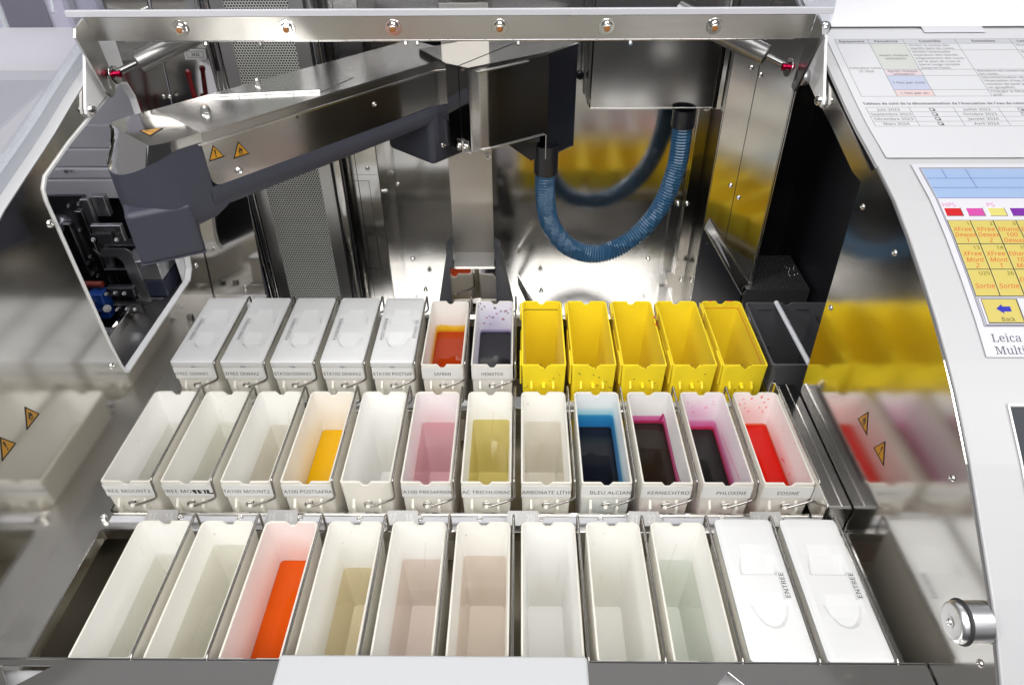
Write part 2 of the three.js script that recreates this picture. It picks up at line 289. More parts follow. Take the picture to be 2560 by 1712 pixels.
  mp('ledge_underside', [box(LX + 0.001, RX - 0.001, -0.014, -0.012, 0.333, 0.42)], M.white);
  for (const [z, y] of [[0.347, 0.0865]]) {
    const k = mp('wall_bumper', turned([[0, 0.0], [0.004, 0], [0.0042, 0.0006], [0.0112, 0.0008], [0.0134, 0.0022], [0.0142, 0.005], [0.0142, 0.0225]].map(([r, h]) => [r, -h]), [0.2995, y, z], [-1, 0, 0], 40), M.aluminium, 'round aluminium bumper with a black ring');
    part('ring', (() => { const g = new THREE.TorusGeometry(0.0142, 0.0015, 10, 40); g.rotateY(Math.PI / 2); return move(g, 0.3065, y, z); })(), M.rubber, k);
    screw(k, [0.2994, y, z], [-1, 0, 0], 'dome', 0.8, M.aluminium);
  }
}
{ // back of the compartment
  const BZ = -0.391;
  const back = mp('back_wall', plateZ([[-0.197, -0.104], [0.247, -0.104], [0.247, 0.42], [-0.197, 0.42]], BZ - 0.0015, BZ), M.mirror);
  mp('back_wall_seam', [box(0.103, 0.247, 0.1898, 0.1904, BZ, BZ + 0.0006), box(-0.1835, -0.183, -0.02, 0.42, BZ, BZ + 0.0006)], M.dark);
  for (const p of [[-0.181, 0.066], [-0.17, -0.066], [0.214, -0.066]]) screw(back, [p[0], p[1], BZ], [0, 0, 1], 'hex', 1.0);
  screw(back, [0.088, 0.228, BZ], [0, 0, 1], 'socket', 1.6, M.black);
  const side = mp('back_side_plate', [wall([-0.1965, -0.3905], [-0.197, -0.331], -0.104, 0.42)], M.clearMirror);
  screw(side, [-0.1967, 0.07, -0.36], [1, 0, 0], 'hex', 1.0);
  // slot panel
  const sp = mp('slot_panel', plateZ([[-0.2478, -0.12], [-0.197, -0.12], [-0.197, 0.4], [-0.2478, 0.4]], -0.3315, -0.33, [rect(-0.2422, -0.2102, -0.0468, 0.0997)]), M.mirror);
  part('slot_cover', box(-0.2416, -0.2108, -0.0462, 0.0991, -0.3318, -0.3306, 0.0004), M.mirror, sp);
  part('seam', [box(-0.2264, -0.2258, -0.12, 0.4, -0.3299, -0.3294)], M.black, sp);
  part('seam', [box(-0.2476, -0.1975, 0.108, 0.1085, -0.3299, -0.3294)], M.bright, sp);
  screw(sp, [-0.21, 0.118, -0.33], [0, 0, 1], 'dome', 1);
  mp('slot_backing', [box(-0.25, -0.196, -0.13, 0.4, -0.336, -0.333)], M.black);
  mp('convex_strip', (() => { const g = new THREE.CylinderGeometry(0.0068, 0.0068, 0.55, 28, 1, false); g.scale(1, 1, 0.5); return move(g, -0.2466, 0.145, -0.303); })(), M.mirror);
  mp('post_gap', [box(-0.2537, -0.2522, -0.13, 0.42, -0.305, -0.2985), box(-0.2396, -0.2384, -0.13, 0.42, -0.306, -0.2995)], M.black);
  // filter frame with its honeycomb mesh
  const fr = mp('filter_frame', plateZ(rect(-0.3657, -0.2537, -0.13, 0.42), -0.3015, -0.3, [rect(-0.3496, -0.2713, -0.12, 0.4)]), M.satin);
  const cell = 0.0035, hexRing = (() => { const o = [], i = []; for (let k = 0; k < 6; k++) { const a = k * Math.PI / 3 + Math.PI / 6; o.push([cell * 0.578 * Math.cos(a), cell * 0.578 * Math.sin(a)]); i.push([cell * 0.455 * Math.cos(a), cell * 0.455 * Math.sin(a)]); } return new THREE.ExtrudeGeometry(shapeOf(o, [i]), { depth: 0.0008, bevelEnabled: false }); })();
  const spots = []; for (let r = 0; r * cell * 0.866 < 0.52; r++) for (let c = 0; c < 23; c++) spots.push([-0.3496 + (c + (r % 2) / 2) * cell, -0.12 + r * cell * 0.866]);
  const inside = spots.filter(([x]) => x < -0.2708), mesh = new THREE.InstancedMesh(hexRing, std([0.66, 0.67, 0.62], 0.4, { metalness: 0.35 }), inside.length), mt = new THREE.Matrix4();
  inside.forEach(([x, y], i) => mesh.setMatrixAt(i, mt.makeTranslation(x, y, -0.3012))); mesh.name = 'honeycomb_mesh'; mesh.userData.kind = 'stuff'; mesh.castShadow = mesh.receiveShadow = true; fr.add(mesh);
  mp('filter_box', [box(-0.37, -0.25, -0.13, 0.42, -0.33, -0.32), box(-0.366, -0.364, -0.13, 0.42, -0.32, -0.302), box(-0.2545, -0.253, -0.13, 0.42, -0.32, -0.302)], std([0.02, 0.02, 0.02], 0.7));
  mp('filter_post', [box(-0.3715, -0.3668, -0.13, 0.42, -0.31, -0.296, 0.001), box(-0.3795, -0.3745, -0.13, 0.42, -0.3, -0.29, 0.0015)], M.clearMirror);
  mp('post_shadow_gap', [box(-0.3745, -0.3715, -0.13, 0.42, -0.308, -0.3)], M.black);
  // corner plates at the left back
  const lb = mp('corner_plate', leaf([[LX, DECK, -0.249], [-0.3665, DECK, -0.249], [-0.3665, 0.42, -0.3265], [LX, 0.42, -0.3265]], 0.0015), M.clearMirror);
  part('corner_seam', rod([LX + 0.0006, DECK, -0.2484], [LX + 0.0006, 0.42, -0.3259], 0.0004), M.black, lb);
  mp('corner_plate', plateX([[-0.33, 0.255], [-0.2115, 0.255], [-0.2115, 0.42], [-0.33, 0.42]], LX - 0.0035, LX - 0.0015), M.clearMirror);
  screw(lb, [-0.439, 0.235, -0.285], [0, 0, 1], 'dome', 0.9);
  const lt = canvasTexture(128, 48, (c, w, h) => { c.fillStyle = '#b9b9b7'; c.fillRect(0, 0, w, h); c.strokeStyle = '#333'; c.lineWidth = 2; c.strokeRect(16, 10, 96, 28); c.fillStyle = '#222'; c.font = 'bold 22px sans-serif'; c.textAlign = 'center'; c.fillText('3432', 64, 32); });
  part('number_plate', leaf([[-0.412, 0.2765, -0.2995], [-0.385, 0.2765, -0.2995], [-0.385, 0.2885, -0.3014], [-0.412, 0.2885, -0.3014]].map(([x, y, z]) => [x, y, z + 0.0012]), 0.0005), print(lt, 0.4), lb, 'small plate numbered 3432');
  // right back: chamfer, flange and angled mirror panel
  mp('chamfer_plate', [wall([0.247, -0.3915], [0.286, -0.4253], -0.104, 0.42)], M.mirror);
  mp('flange', [wall([0.2866, -0.4253], [0.2733, -0.315], -0.104, 0.42, 0.0016), rod([0.2733, -0.104, -0.3145], [0.2733, 0.42, -0.3145], 0.0012, 0.0012, 10)], M.clearMirror);
  const C = [0.2738, -0.3146], P1 = [0.345, -0.276], ap = mp('angled_panel', [wall(C, P1, -0.104, 0.42)], M.mirror), nrm = [-(P1[1] - C[1]), 0, P1[0] - C[0]].map((v) => -v * -1);
  const on = (t, y) => [C[0] + (P1[0] - C[0]) * t - 0.0008 * 0.477, y, C[1] + (P1[1] - C[1]) * t + 0.0008 * 0.879], N = [-0.477, 0, 0.879];
  for (const [t, y] of [[0.3, 0.263], [0.46, 0.256], [0.33, 0.105], [0.5, 0.09]]) screw(ap, on(t, y), N, 'dome', 1.05);
  screw(ap, on(0.12, 0.012), N, 'hex', 1.0);
  part('seam', [rod(on(0.42, -0.1), on(0.42, 0.42), 0.0005, 0.0005, 6)], M.black, ap);
  part('edge_trim', [rod(on(1, -0.06), on(1, 0.42), 0.0012, 0.0012, 10), rod(on(1.03, -0.06), on(1.03, 0.42), 0.0008, 0.0008, 10)], M.bright, ap);
  { const U0 = [0.278, 0.049, -0.309], U1 = [0.3445, -0.041, -0.2738], L0 = [0.272, 0.037, -0.306], L1 = [0.333, -0.052, -0.2672];
    const sr = mp('slanted_rail', leaf([L0, L1, U1, U0], 0.001), M.clearMirror);
    part('rail_edge', [wire([U0, U1], 0.0011, 0.001, 8), wire([L0, L1], 0.0011, 0.001, 8)], M.bright, sr);
    mp('rail_skirt', leaf([[L0[0], -0.104, L0[2] - 0.002], [L1[0], -0.104, L1[2] - 0.002], [L1[0], L1[1], L1[2] - 0.002], [L0[0], L0[1], L0[2] - 0.002]], 0.001), M.blackGloss); }
  mp('rail_bracket', [box(0.283, 0.2845, -0.104, -0.02, -0.335, -0.318, 0.0005), box(0.2855, 0.287, -0.104, -0.02, -0.335, -0.33, 0.0005)], M.clearMirror);
  ms([0.281, -0.03, -0.328], [0, 0, 1], 'hex', 1.1);
  // perforated black guard box behind the dark bin
  const holes = []; for (let i = 0; i < 15; i++) for (let j = 0; j < 13; j++) { const x = 0.345 + j * 0.0062 + (i % 2) * 0.0031, z = -0.353 + i * 0.0062; if (x < 0.4265) holes.push(Array.from({ length: 8 }, (_, k) => [x + 0.0021 * Math.cos(k * Math.PI / 4), z + 0.0021 * Math.sin(k * Math.PI / 4)])); }
  const pg = mp('perforated_guard', [plateY(rect(0.337, 0.4295, -0.359, -0.262), DECK - 0.002, DECK, holes), box(0.337, 0.4295, -0.15, DECK - 0.0022, -0.264, -0.262), box(0.4275, 0.4295, -0.15, DECK - 0.0022, -0.359, -0.2642)], std([0.045, 0.045, 0.048], 0.3));
  pg.userData.label = 'black perforated guard box';
  const drops = []; for (let k = 0; k < 16; k++) { const r = 0.0006 + rnd() * 0.0009; drops.push(move(new THREE.SphereGeometry(r, 8, 6), 0.409 + rnd() * 0.016, DECK + 0.0004, -0.3 - rnd() * 0.027)); }
  part('water_drop', drops, M.bright, pg).userData.kind = 'stuff';
  mp('guard_floor', [box(0.33, 0.4345, -0.152, -0.15, -0.42, 0.011)], M.black);
  mp('recess_back', [box(0.3455, 0.4345, -0.15, 0.3, -0.42, -0.418)], M.blackGloss);
  mp('upper_cover', [box(-0.45, 0.44, 0.415, 0.42, -0.43, -0.3)], M.dark);
  // steel box that the hose ends in
  const bx = mp('exhaust_box', [box(0.0995, 0.2635, 0.2015, 0.42, -0.39, -0.335, 0.0006)], M.mirror, 'steel box above the blue hose');
  part('side_flange', [box(0.264, 0.2665, 0.2015, 0.42, -0.385, -0.334), box(0.268, 0.2738, 0.2015, 0.42, -0.385, -0.333, 0.0005)], M.clearMirror, bx);
  part('lower_edge', [box(0.0985, 0.274, 0.2, 0.2014, -0.385, -0.3335)], M.bright, bx);
  mp('box_bracket', [box(0.0905, 0.0925, 0.215, 0.42, -0.365, -0.35), box(0.0955, 0.098, 0.205, 0.42, -0.39, -0.338)], M.dark);
  mp('angle_post', [box(0.2385, 0.2575, -0.09, 0.2, -0.389, -0.3875, 0.0004), box(0.2375, 0.2384, -0.09, 0.2, -0.389, -0.383), box(0.2576, 0.2588, -0.09, 0.2, -0.389, -0.383)], M.clearMirror);
  ms([0.241, 0.186, -0.383], [0, 0, 1], 'hex', 1.2); ms([0.268, 0.186, -0.383], [0, 0, 1], 'hex', 1.2);
  ms([0.2478, 0.035, -0.3872], [0, 0, 1], 'hex', 1.05); ms([0.262, 0.035, -0.3872], [0, 0, 1], 'hex', 1.0);
  mp('steel_strut', leaf([[0.002, -0.085, -0.345], [0.026, -0.085, -0.25], [0.032, -0.07, -0.25], [0.002, -0.07, -0.348]], 0.0015), M.mirror);
}
{ // white recess behind the opening in the left wall
  mp('recess_duct', [box(-0.72, -0.446, 0.2125, 0.285, -0.262, -0.255, 0.001), box(-0.72, -0.446, 0.182, 0.2115, -0.257, -0.25, 0.0015), box(-0.72, -0.446, 0.158, 0.181, -0.253, -0.246, 0.0015), box(-0.72, -0.446, 0.1425, 0.157, -0.25, -0.243, 0.003)], M.white);
  mp('recess_shelf', [box(-0.72, -0.446, 0.1165, 0.1418, -0.262, -0.24, 0.001)], M.white);
  mp('recess_side', [box(-0.74, -0.7, 0.118, 0.2, -0.26, 0.05), box(-0.7, -0.46, 0.118, 0.235, 0.012, 0.02)], M.white);
  mp('recess_liner', [box(-0.74, -0.7, -0.14, 0.116, -0.28, 0.05), box(-0.7, -0.452, -0.14, 0.116, 0.012, 0.02)], M.black);
  mp('recess_inner', [box(-0.72, -0.446, -0.14, 0.116, -0.29, -0.285), box(-0.7, -0.446, -0.142, -0.14, -0.29, 0.02)], M.black);
  mp('recess_bezel', plateX([[-0.2215, 0.015], [-0.2, 0.012], [-0.2, 0.12], [-0.2215, 0.12]], LX - 0.012, LX - 0.007), M.whiteGloss);
  const ct = canvasTexture(64, 32, (c, w, h) => { c.fillStyle = '#c9c8cb'; c.fillRect(0, 0, w, h); c.fillStyle = '#333'; c.fillRect(6, 6, 20, 22); c.fillStyle = '#c9c8cb'; c.fillRect(10, 11, 12, 3); c.fillRect(10, 18, 12, 3); c.fillStyle = '#444'; c.fillRect(36, 8, 16, 5); c.fillRect(40, 16, 10, 5); });
  mp('marking', leaf([[-0.585, 0.1505, -0.2425], [-0.57, 0.1505, -0.2425], [-0.57, 0.156, -0.2425], [-0.585, 0.156, -0.2425]], 0.0003), print(ct));
  // steel chute under the opening
  mp('chute', [leaf([[-0.505, -0.01, -0.19], [-0.4445, 0.013, -0.2], [-0.4445, 0.013, 0.0], [-0.505, -0.01, 0.0]], 0.0012)], M.satin);
  mp('chute_lip', [plateX([[-0.2, 0.0], [0.0, 0.0], [0.0, 0.0155], [-0.2, 0.0155]], LX - 0.004, LX - 0.0028), box(-0.512, -0.505, -0.02, 0.004, -0.19, 0.0, 0.001)], M.clearMirror);
}

// coverslip mechanism seen through the left opening
{
  const t = thing('coverslip_mechanism', 'dark slide mounting mechanism with rail and motor inside the left opening', 'mechanism', [-0.55, -0.14, -0.2]);
  const tp = (n, g, m, l) => { const q = part(n, g, m, t, l); q.position.set(0.55, 0.14, 0.2); return q; };
  const gun = metal([0.16, 0.16, 0.17], 0.4);
  const pl = tp('mounting_plate', [plateZ([[-0.598, 0.136], [-0.548, 0.136], [-0.548, -0.12], [-0.63, -0.12], [-0.61, 0.02]], -0.212, -0.207)], gun);
  tp('rail', [box(-0.5605, -0.551, -0.1, 0.12, -0.206, -0.196, 0.001), box(-0.586, -0.576, -0.1, 0.1, -0.206, -0.199, 0.001)], metal([0.3, 0.3, 0.31], 0.3));
  tp('side_bar', [box(-0.55, -0.539, 0.03, 0.135, -0.205, -0.198, 0.001), box(-0.539, -0.522, 0.108, 0.136, -0.215, -0.205, 0.001)], metal([0.42, 0.42, 0.43], 0.4));
  for (const [x, y] of [[-0.5695, 0.124], [-0.5555, 0.127], [-0.554, 0.118], [-0.5675, 0.09], [-0.569, 0.05], [-0.5755, 0.04], [-0.581, 0.047], [-0.575, 0.023], [-0.58, 0.012], [-0.569, 0.02], [-0.576, -0.005], [-0.587, -0.012], [-0.58, -0.02], [-0.572, -0.022], [-0.57, -0.06]]) screw(pl, [x, y, -0.205], [0, 0, 1], 'socket', 0.75, metal([0.4, 0.4, 0.4], 0.3));
  const kn = tp('adjuster_knob', turned([[0, 0.02], [0.006, 0.02], [0.0065, 0.012], [0.0025, 0.012], [0.0025, 0], [0.012, 0]], [-0.588, 0.1, -0.206], [0.1, -0.1, 1], 28), metal([0.4, 0.4, 0.41], 0.35));
  const cl = tp('clamp_block', [box(-0.539, -0.5, 0.085, 0.107, -0.19, -0.182, 0.001)], metal([0.55, 0.55, 0.56], 0.35));
  part('clamp_jaw', [box(-0.531, -0.511, 0.084, 0.1, -0.1815, -0.174, 0.002), box(-0.54, -0.533, 0.086, 0.096, -0.1815, -0.178), box(-0.509, -0.503, 0.086, 0.096, -0.1815, -0.178)], M.rubber, cl);
  screw(cl, [-0.535, 0.0905, -0.176], [0, 0.5, 1], 'socket', 0.9); screw(cl, [-0.5055, 0.0905, -0.176], [0, 0.5, 1], 'socket', 0.9);
  tp('cross_beam', [box(-0.549, -0.46, 0.045, 0.066, -0.225, -0.205, 0.002), box(-0.549, -0.5, 0.028, 0.038, -0.2, -0.19, 0.001)], metal([0.14, 0.14, 0.15], 0.35));
  const mo = tp('motor', [box(-0.507, -0.462, 0.034, 0.062, -0.215, -0.17, 0.002)], metal([0.6, 0.6, 0.62], 0.35));
  part('motor_body', [box(-0.506, -0.463, 0.006, 0.033, -0.214, -0.171, 0.003)], std([0.02, 0.024, 0.045], 0.4), mo);
  part('motor_foot', [box(-0.507, -0.462, -0.016, 0.005, -0.215, -0.17, 0.003)], metal([0.2, 0.2, 0.22], 0.4), mo);
  part('shaft', [rod([-0.482, 0.062, -0.19], [-0.482, 0.085, -0.19], 0.0035), rod([-0.482, 0.085, -0.19], [-0.482, 0.09, -0.19], 0.012, 0.011)], metal([0.3, 0.3, 0.3], 0.25), mo);
  screw(mo, [-0.468, 0.062, -0.174], [0, 1, 0], 'socket', 1);
  tp('hook_arm', plateZ([[-0.5387, 0.0805], [-0.532, 0.0725], [-0.527, 0.0805], [-0.497, 0.0805], [-0.4905, 0.075], [-0.488, 0.0], [-0.503, 0.0], [-0.506, 0.062], [-0.512, 0.0695], [-0.5345, 0.0695]], -0.172, -0.1695), metal([0.5, 0.5, 0.51], 0.42));
  const bl = tp('clamp', [box(-0.552, -0.532, -0.008, 0.03, -0.16, -0.14, 0.002)], M.blue, 'blue clamp block');
  part('nut', [rod([-0.545, 0.02, -0.1405], [-0.545, 0.02, -0.137], 0.003), rod([-0.543, 0.004, -0.1405], [-0.543, 0.004, -0.137], 0.003), rod([-0.534, 0.012, -0.14], [-0.524, 0.016, -0.13], 0.005)], M.bright, bl);
  tp('roller', [rod([-0.56, 0.037, -0.155], [-0.534, 0.037, -0.155], 0.004)], std([0.2, 0.03, 0.015], 0.5));
  tp('valve_bank', [box(-0.53, -0.494, 0.02, 0.034, -0.16, -0.15, 0.002), box(-0.526, -0.49, -0.004, 0.012, -0.155, -0.145, 0.002), box(-0.522, -0.49, -0.03, -0.012, -0.155, -0.145, 0.002)], M.blackGloss);
  for (const [x, y] of [[-0.526, 0.029], [-0.514, 0.031], [-0.503, 0.03], [-0.52, 0.005], [-0.507, 0.006], [-0.497, 0.005], [-0.512, -0.02]]) screw(pl, [x, y, -0.145], [0, 0.4, 1], 'socket', 0.8);
  tp('white_guide', leaf([[-0.55, -0.045, -0.12], [-0.525, -0.045, -0.12], [-0.52, -0.015, -0.13], [-0.54, -0.015, -0.13]], 0.002), M.white);
}
// two red rods with round heads
for (const [x, z, y, n] of [[-0.411, -0.27, 0.236, 'left'], [-0.404, -0.278, 0.27, 'right']]) {
  const o = thing('red_rod', `dark red plastic rod with rounded head behind the arm, ${n} of two`, 'rod', [x, y - 0.12, z], 0, 'red rods behind the arm');
  part('shaft', rod([0, 0, 0], [0, 0.095, 0], 0.0031), M.redPlastic, o); part('head', turned([[0.0031, 0.095], [0.0028, 0.113], [0.0037, 0.114], [0.0037, 0.118], [0.0025, 0.12], [0, 0.1205]], [0, 0, 0], [0, 1, 0]), M.redPlastic, o);
}

// ------------------------------------------------------------------ reagent troughs
const HW = 0.02525, HL = 0.0685, TH = 0.1305;
function ring(hx, hz, y, rf, rb, nW, nD, xs = 1) { // front (z=+hz) left to right, right side, back right to left, left side
  const o = [], notch = [-0.0062, -0.0058, -0.0022, 0.0022, 0.0058, 0.0062], dip = [0, 0, 1, 1, 0, 0];
  const arc = (cx, cz, r, t0) => { for (let i = 0; i <= 4; i++) { const t = t0 - i / 4 * Math.PI / 2; o.push([cx + r * Math.cos(t), y, cz + r * Math.sin(t)]); } };
  arc(-hx + rf, hz - rf, rf, Math.PI); o.splice(0, o.length); // left front corner is closed by the last arc
  for (const i of [0, 1]) o.push([-hx + rf + i * 0.003, y, hz]);
  notch.forEach((x, i) => o.push([x * xs, y - dip[i] * nD, hz]));
  o.push([hx - rf - 0.003, y, hz]); arc(hx - rf, hz - rf, rf, Math.PI / 2);
  for (const k of [0.4, -0.4]) o.push([hx, y, hz * k]);
  arc(hx - rb, -hz + rb, rb, 0);
  notch.slice().reverse().forEach((x, i) => o.push([x * xs, y - dip[i] * nD, -hz]));
  arc(-hx + rb, -hz + rb, rb, -Math.PI / 2);
  for (const k of [-0.4, 0.4]) o.push([-hx, y, hz * k]);
  arc(-hx + rf, hz - rf, rf, -Math.PI); return o;
}
const DR = 0.0042; // draft of the walls over the height
const inHalf = (y) => { const k = (TH - y) / TH; return [HW - 0.0021 - DR * k * 1.35, HL - 0.0022 - DR * k * 1.35]; };
const perim = (() => { const r = ring(HW, HL, 0, 0.0022, 0.006, 0, 0), d = [0]; for (let i = 0; i < r.length; i++) { const a = r[i], b = r[(i + 1) % r.length]; d.push(d[i] + Math.hypot(a[0] - b[0], a[2] - b[2])); } return d.map((v) => v / d[d.length - 1]); })();
const outerGeo = loft([
  ring(HW - DR, HL - DR, 0, 0.002, 0.004, 0, 0), ring(HW - DR * 0.1, HL - DR * 0.1, TH - 0.008, 0.0021, 0.0055, 0, 0), ring(HW, HL, TH - 0.0008, 0.0022, 0.006, 0, 0.005), ring(HW - 0.0004, HL - 0.0004, TH, 0.0019, 0.0057, 0, 0.005),
  ring(HW - 0.0017, HL - 0.0018, TH, 0.0014, 0.0045, 0, 0.005), ring(HW - 0.0021, HL - 0.0022, TH - 0.0008, 0.0013, 0.0042, 0, 0.005)], true, false);
const innerGeo = loft([ring(HW - 0.0021, HL - 0.0022, TH - 0.0008, 0.0013, 0.0042, 0, 0.005), ring(...inHalf(TH - 0.008), TH - 0.008, 0.0013, 0.004, 0, 0), ring(...inHalf(0.08), 0.08, 0.0013, 0.004, 0, 0), ring(...inHalf(0.035), 0.035, 0.0013, 0.004, 0, 0), ring(...inHalf(0.0045), 0.0045, 0.001, 0.003, 0, 0)], false, true, false, (i, p) => [perim[i], p[1] / TH]);
const bodyGeo = (() => { const g = mergeGeometries([outerGeo, innerGeo], true); return g; })();
const frontZ = (y) => HL - DR * (TH - y) / TH;
const ribGeos = [-0.0148, 0.0118].map((x) => plateX([[frontZ(0.105) - 0.0003, 0.105], [frontZ(0.1) + 0.0062, 0.0985], [frontZ(0.07) + 0.0066, 0.07], [frontZ(0.05), 0.05], [frontZ(0.07) - 0.0005, 0.07]], x - 0.0012, x + 0.0012));
const pegGeo = turned([[0, 0.0085], [0.0015, 0.0083], [0.0023, 0.007], [0.0023, 0]].reverse().map(([r, h]) => [r, h]), [0, 0.1005, frontZ(0.1005) - 0.0005], [0, -0.08, 1], 18);
const pegBack = turned([[0.0023, 0], [0.0023, 0.007], [0, 0.0085]], [0, 0.1005, -frontZ(0.1005) + 0.0005], [0, -0.08, -1], 14);
const WY = TH + 0.0045, WX = 0.0278; // the wire runs 4.5 mm above the rim
const wireGeo = (() => {
  const f = frontZ(0.1), half = (s) => [[WX, WY, s * (HL + 0.0014)], [WX + 0.0006, 0.1125, s * (HL + 0.004)], [0.0225, 0.108, s * (f + 0.0045)], [0.0, 0.0985, s * (f + 0.0052)]];
  const loop = (s) => [[-0.0035, 0.1005, s * (f + 0.0048)], [-0.0032, 0.1035, s * (f + 0.0045)], [0.004, 0.1045, s * (f + 0.0042)]];
  const back = half(-1), pts = [...loop(1).reverse(), ...half(1).reverse(), [WX, WY, -HL - 0.005], ...back.slice(1)];
  return wire(pts, 0.00125, 0.0035, 150, 8);
})();
const wireMat = metal([0.42, 0.405, 0.38], 0.22);
function liquidGeo(y) {
  const r = (yy) => { const [a, b] = inHalf(yy); return ring(a - 0.0003, b - 0.0003, yy, 0.0012, 0.0038, 0, 0); };
  return loft([r(0.0055), r(y)], true, true);
}
const opaqueLiquid = (c, rough = 0.04) => std(c, rough, { ior: 1.34, clearcoat: 0.0 });
const thinLiquid = (c) => std(c, 0.0, { transmission: 1, thickness: 0, ior: 1.34 });
function stickerMat(text, o = {}) {
  const t = canvasTexture(320, 112, (x, w, h) => {
    x.fillStyle = '#e9e9e7'; x.fillRect(0, 0, w, h); x.strokeStyle = 'rgba(190,188,184,.9)'; x.lineWidth = 2; x.beginPath(); x.moveTo(0, 2); x.lineTo(w, 2); x.moveTo(0, h - 3); x.lineTo(w, h - 3); x.stroke();
    x.fillStyle = '#17171a'; x.font = '43px sans-serif'; x.save(); const k = 1.1; x.translate(o.at ?? w / 2, 62); x.scale(k * (o.squeeze ?? 1), 1); x.textAlign = o.at !== undefined ? 'left' : 'center'; x.textBaseline = 'middle'; x.fillText(text, 0, 0); x.restore();
    if (o.blot) { x.fillStyle = '#0e0e10'; for (const [a, b, s] of [[196, 16, -8], [222, 18, -6], [258, 12, 4], [276, 18, 2]]) { x.beginPath(); x.moveTo(a + s, 46); x.lineTo(a + b + s, 46); x.lineTo(a + b, 84); x.lineTo(a, 84); x.fill(); } x.beginPath(); x.arc(305, 55, 26, 0.2, 2); x.lineWidth = 12; x.strokeStyle = '#0e0e10'; x.stroke(); }
  });
  return print(t, 0.32, { color: lin(0.97, 0.965, 0.95), clearcoat: 0.3, clearcoatRoughness: 0.2 });
}
const stickerGeo = (() => { const y0 = 0.1085, y1 = 0.1262, z = (y) => frontZ(y) + 0.0004; return leaf([[-HW + 0.0004, y0, z(y0)], [HW - 0.0004, y0, z(y0)], [HW - 0.0004, y1, z(y1)], [-HW + 0.0004, y1, z(y1)]], 0.0003); })();
// inside stains: a ring above the liquid and splashes; u runs round from front left, v up
function stainMat(base, o) {
  const t = canvasTexture(512, 192, (x, w, h) => {
    x.fillStyle = base; x.fillRect(0, 0, w, h); const Y = (v) => h - v / TH * h;
    for (const [v0, v1, c, blur] of o.bands ?? []) { const a = Y(v1), b = Y(v0), g = x.createLinearGradient(0, a, 0, b); g.addColorStop(0, c + '00'); g.addColorStop(blur, c + (o.alpha ?? 'e6')); g.addColorStop(1, c + 'ff'); x.fillStyle = g; x.fillRect(0, a, w, h - a); }
    for (const [u0, u1, v0, v1, n, c, r] of o.splash ?? []) for (let k = 0; k < n; k++) { x.fillStyle = c; x.globalAlpha = 0.25 + rnd() * 0.5; x.beginPath(); x.ellipse((u0 + rnd() * (u1 - u0)) * w, Y(v0 + rnd() * (v1 - v0)), r * (0.4 + rnd()), r * (0.4 + rnd()) * 1.3, rnd() * 3, 0, 7); x.fill(); }
    for (const [u, v, ru, rv, c] of o.haze ?? []) { const g = x.createRadialGradient(0, 0, 0, 0, 0, 1); x.save(); x.globalAlpha = 1; x.translate(u * w, Y(v)); x.scale(ru * w, rv / TH * h); g.addColorStop(0, c); g.addColorStop(1, c.slice(0, 7) + '00'); x.fillStyle = g; x.fillRect(-1, -1, 2, 2); x.restore(); }
    x.globalAlpha = 1; for (const [u0, v0, u1, v1, c, lw] of o.lines ?? []) { x.strokeStyle = c; x.lineWidth = lw; x.beginPath(); x.moveTo(u0 * w, Y(v0)); x.lineTo(u1 * w, Y(v1)); x.stroke(); }
  });
  return new THREE.MeshPhysicalMaterial({ map: t, roughness: 0.9, clearcoat: 0.5, clearcoatRoughness: 0.22, transmission: 0.1, thickness: 0 });
}
const scuffed = [0, 1, 2, 3].map((k) => { // plain troughs: faint scratches and rub marks on the inside
  const m = stainMat(['#fbfaf7', '#f9f8f3', '#faf9f5', '#f9f7f1'][k], { lines: Array.from({ length: 26 }, () => { const u = rnd(), v = 0.02 + rnd() * 0.09; return [u, v, u + (rnd() - 0.5) * 0.05, v + 0.01 + rnd() * 0.03, rnd() < 0.6 ? 'rgba(255,255,255,.5)' : 'rgba(200,194,178,.25)', 0.7 + rnd() * 0.8]; }), splash: [[0, 1, 0.1, 0.128, 3, '#cfc8b6', 1.2], [0, 1, 0.01, 0.1, 6, '#d8d2c0', 1]], haze: [[0.15 + rnd() * 0.7, 0.05, 0.2, 0.05, '#efe6cc44'], [0.57, 0.03, 0.1, 0.04, '#efe8d044']] });
  m.transmission = 0.1; m.color = lin(0.99, 0.99, 0.985); return m;
});
const rowZ = (r) => 0.0745 + (r - 2) * 0.1845, BASE = -0.135;
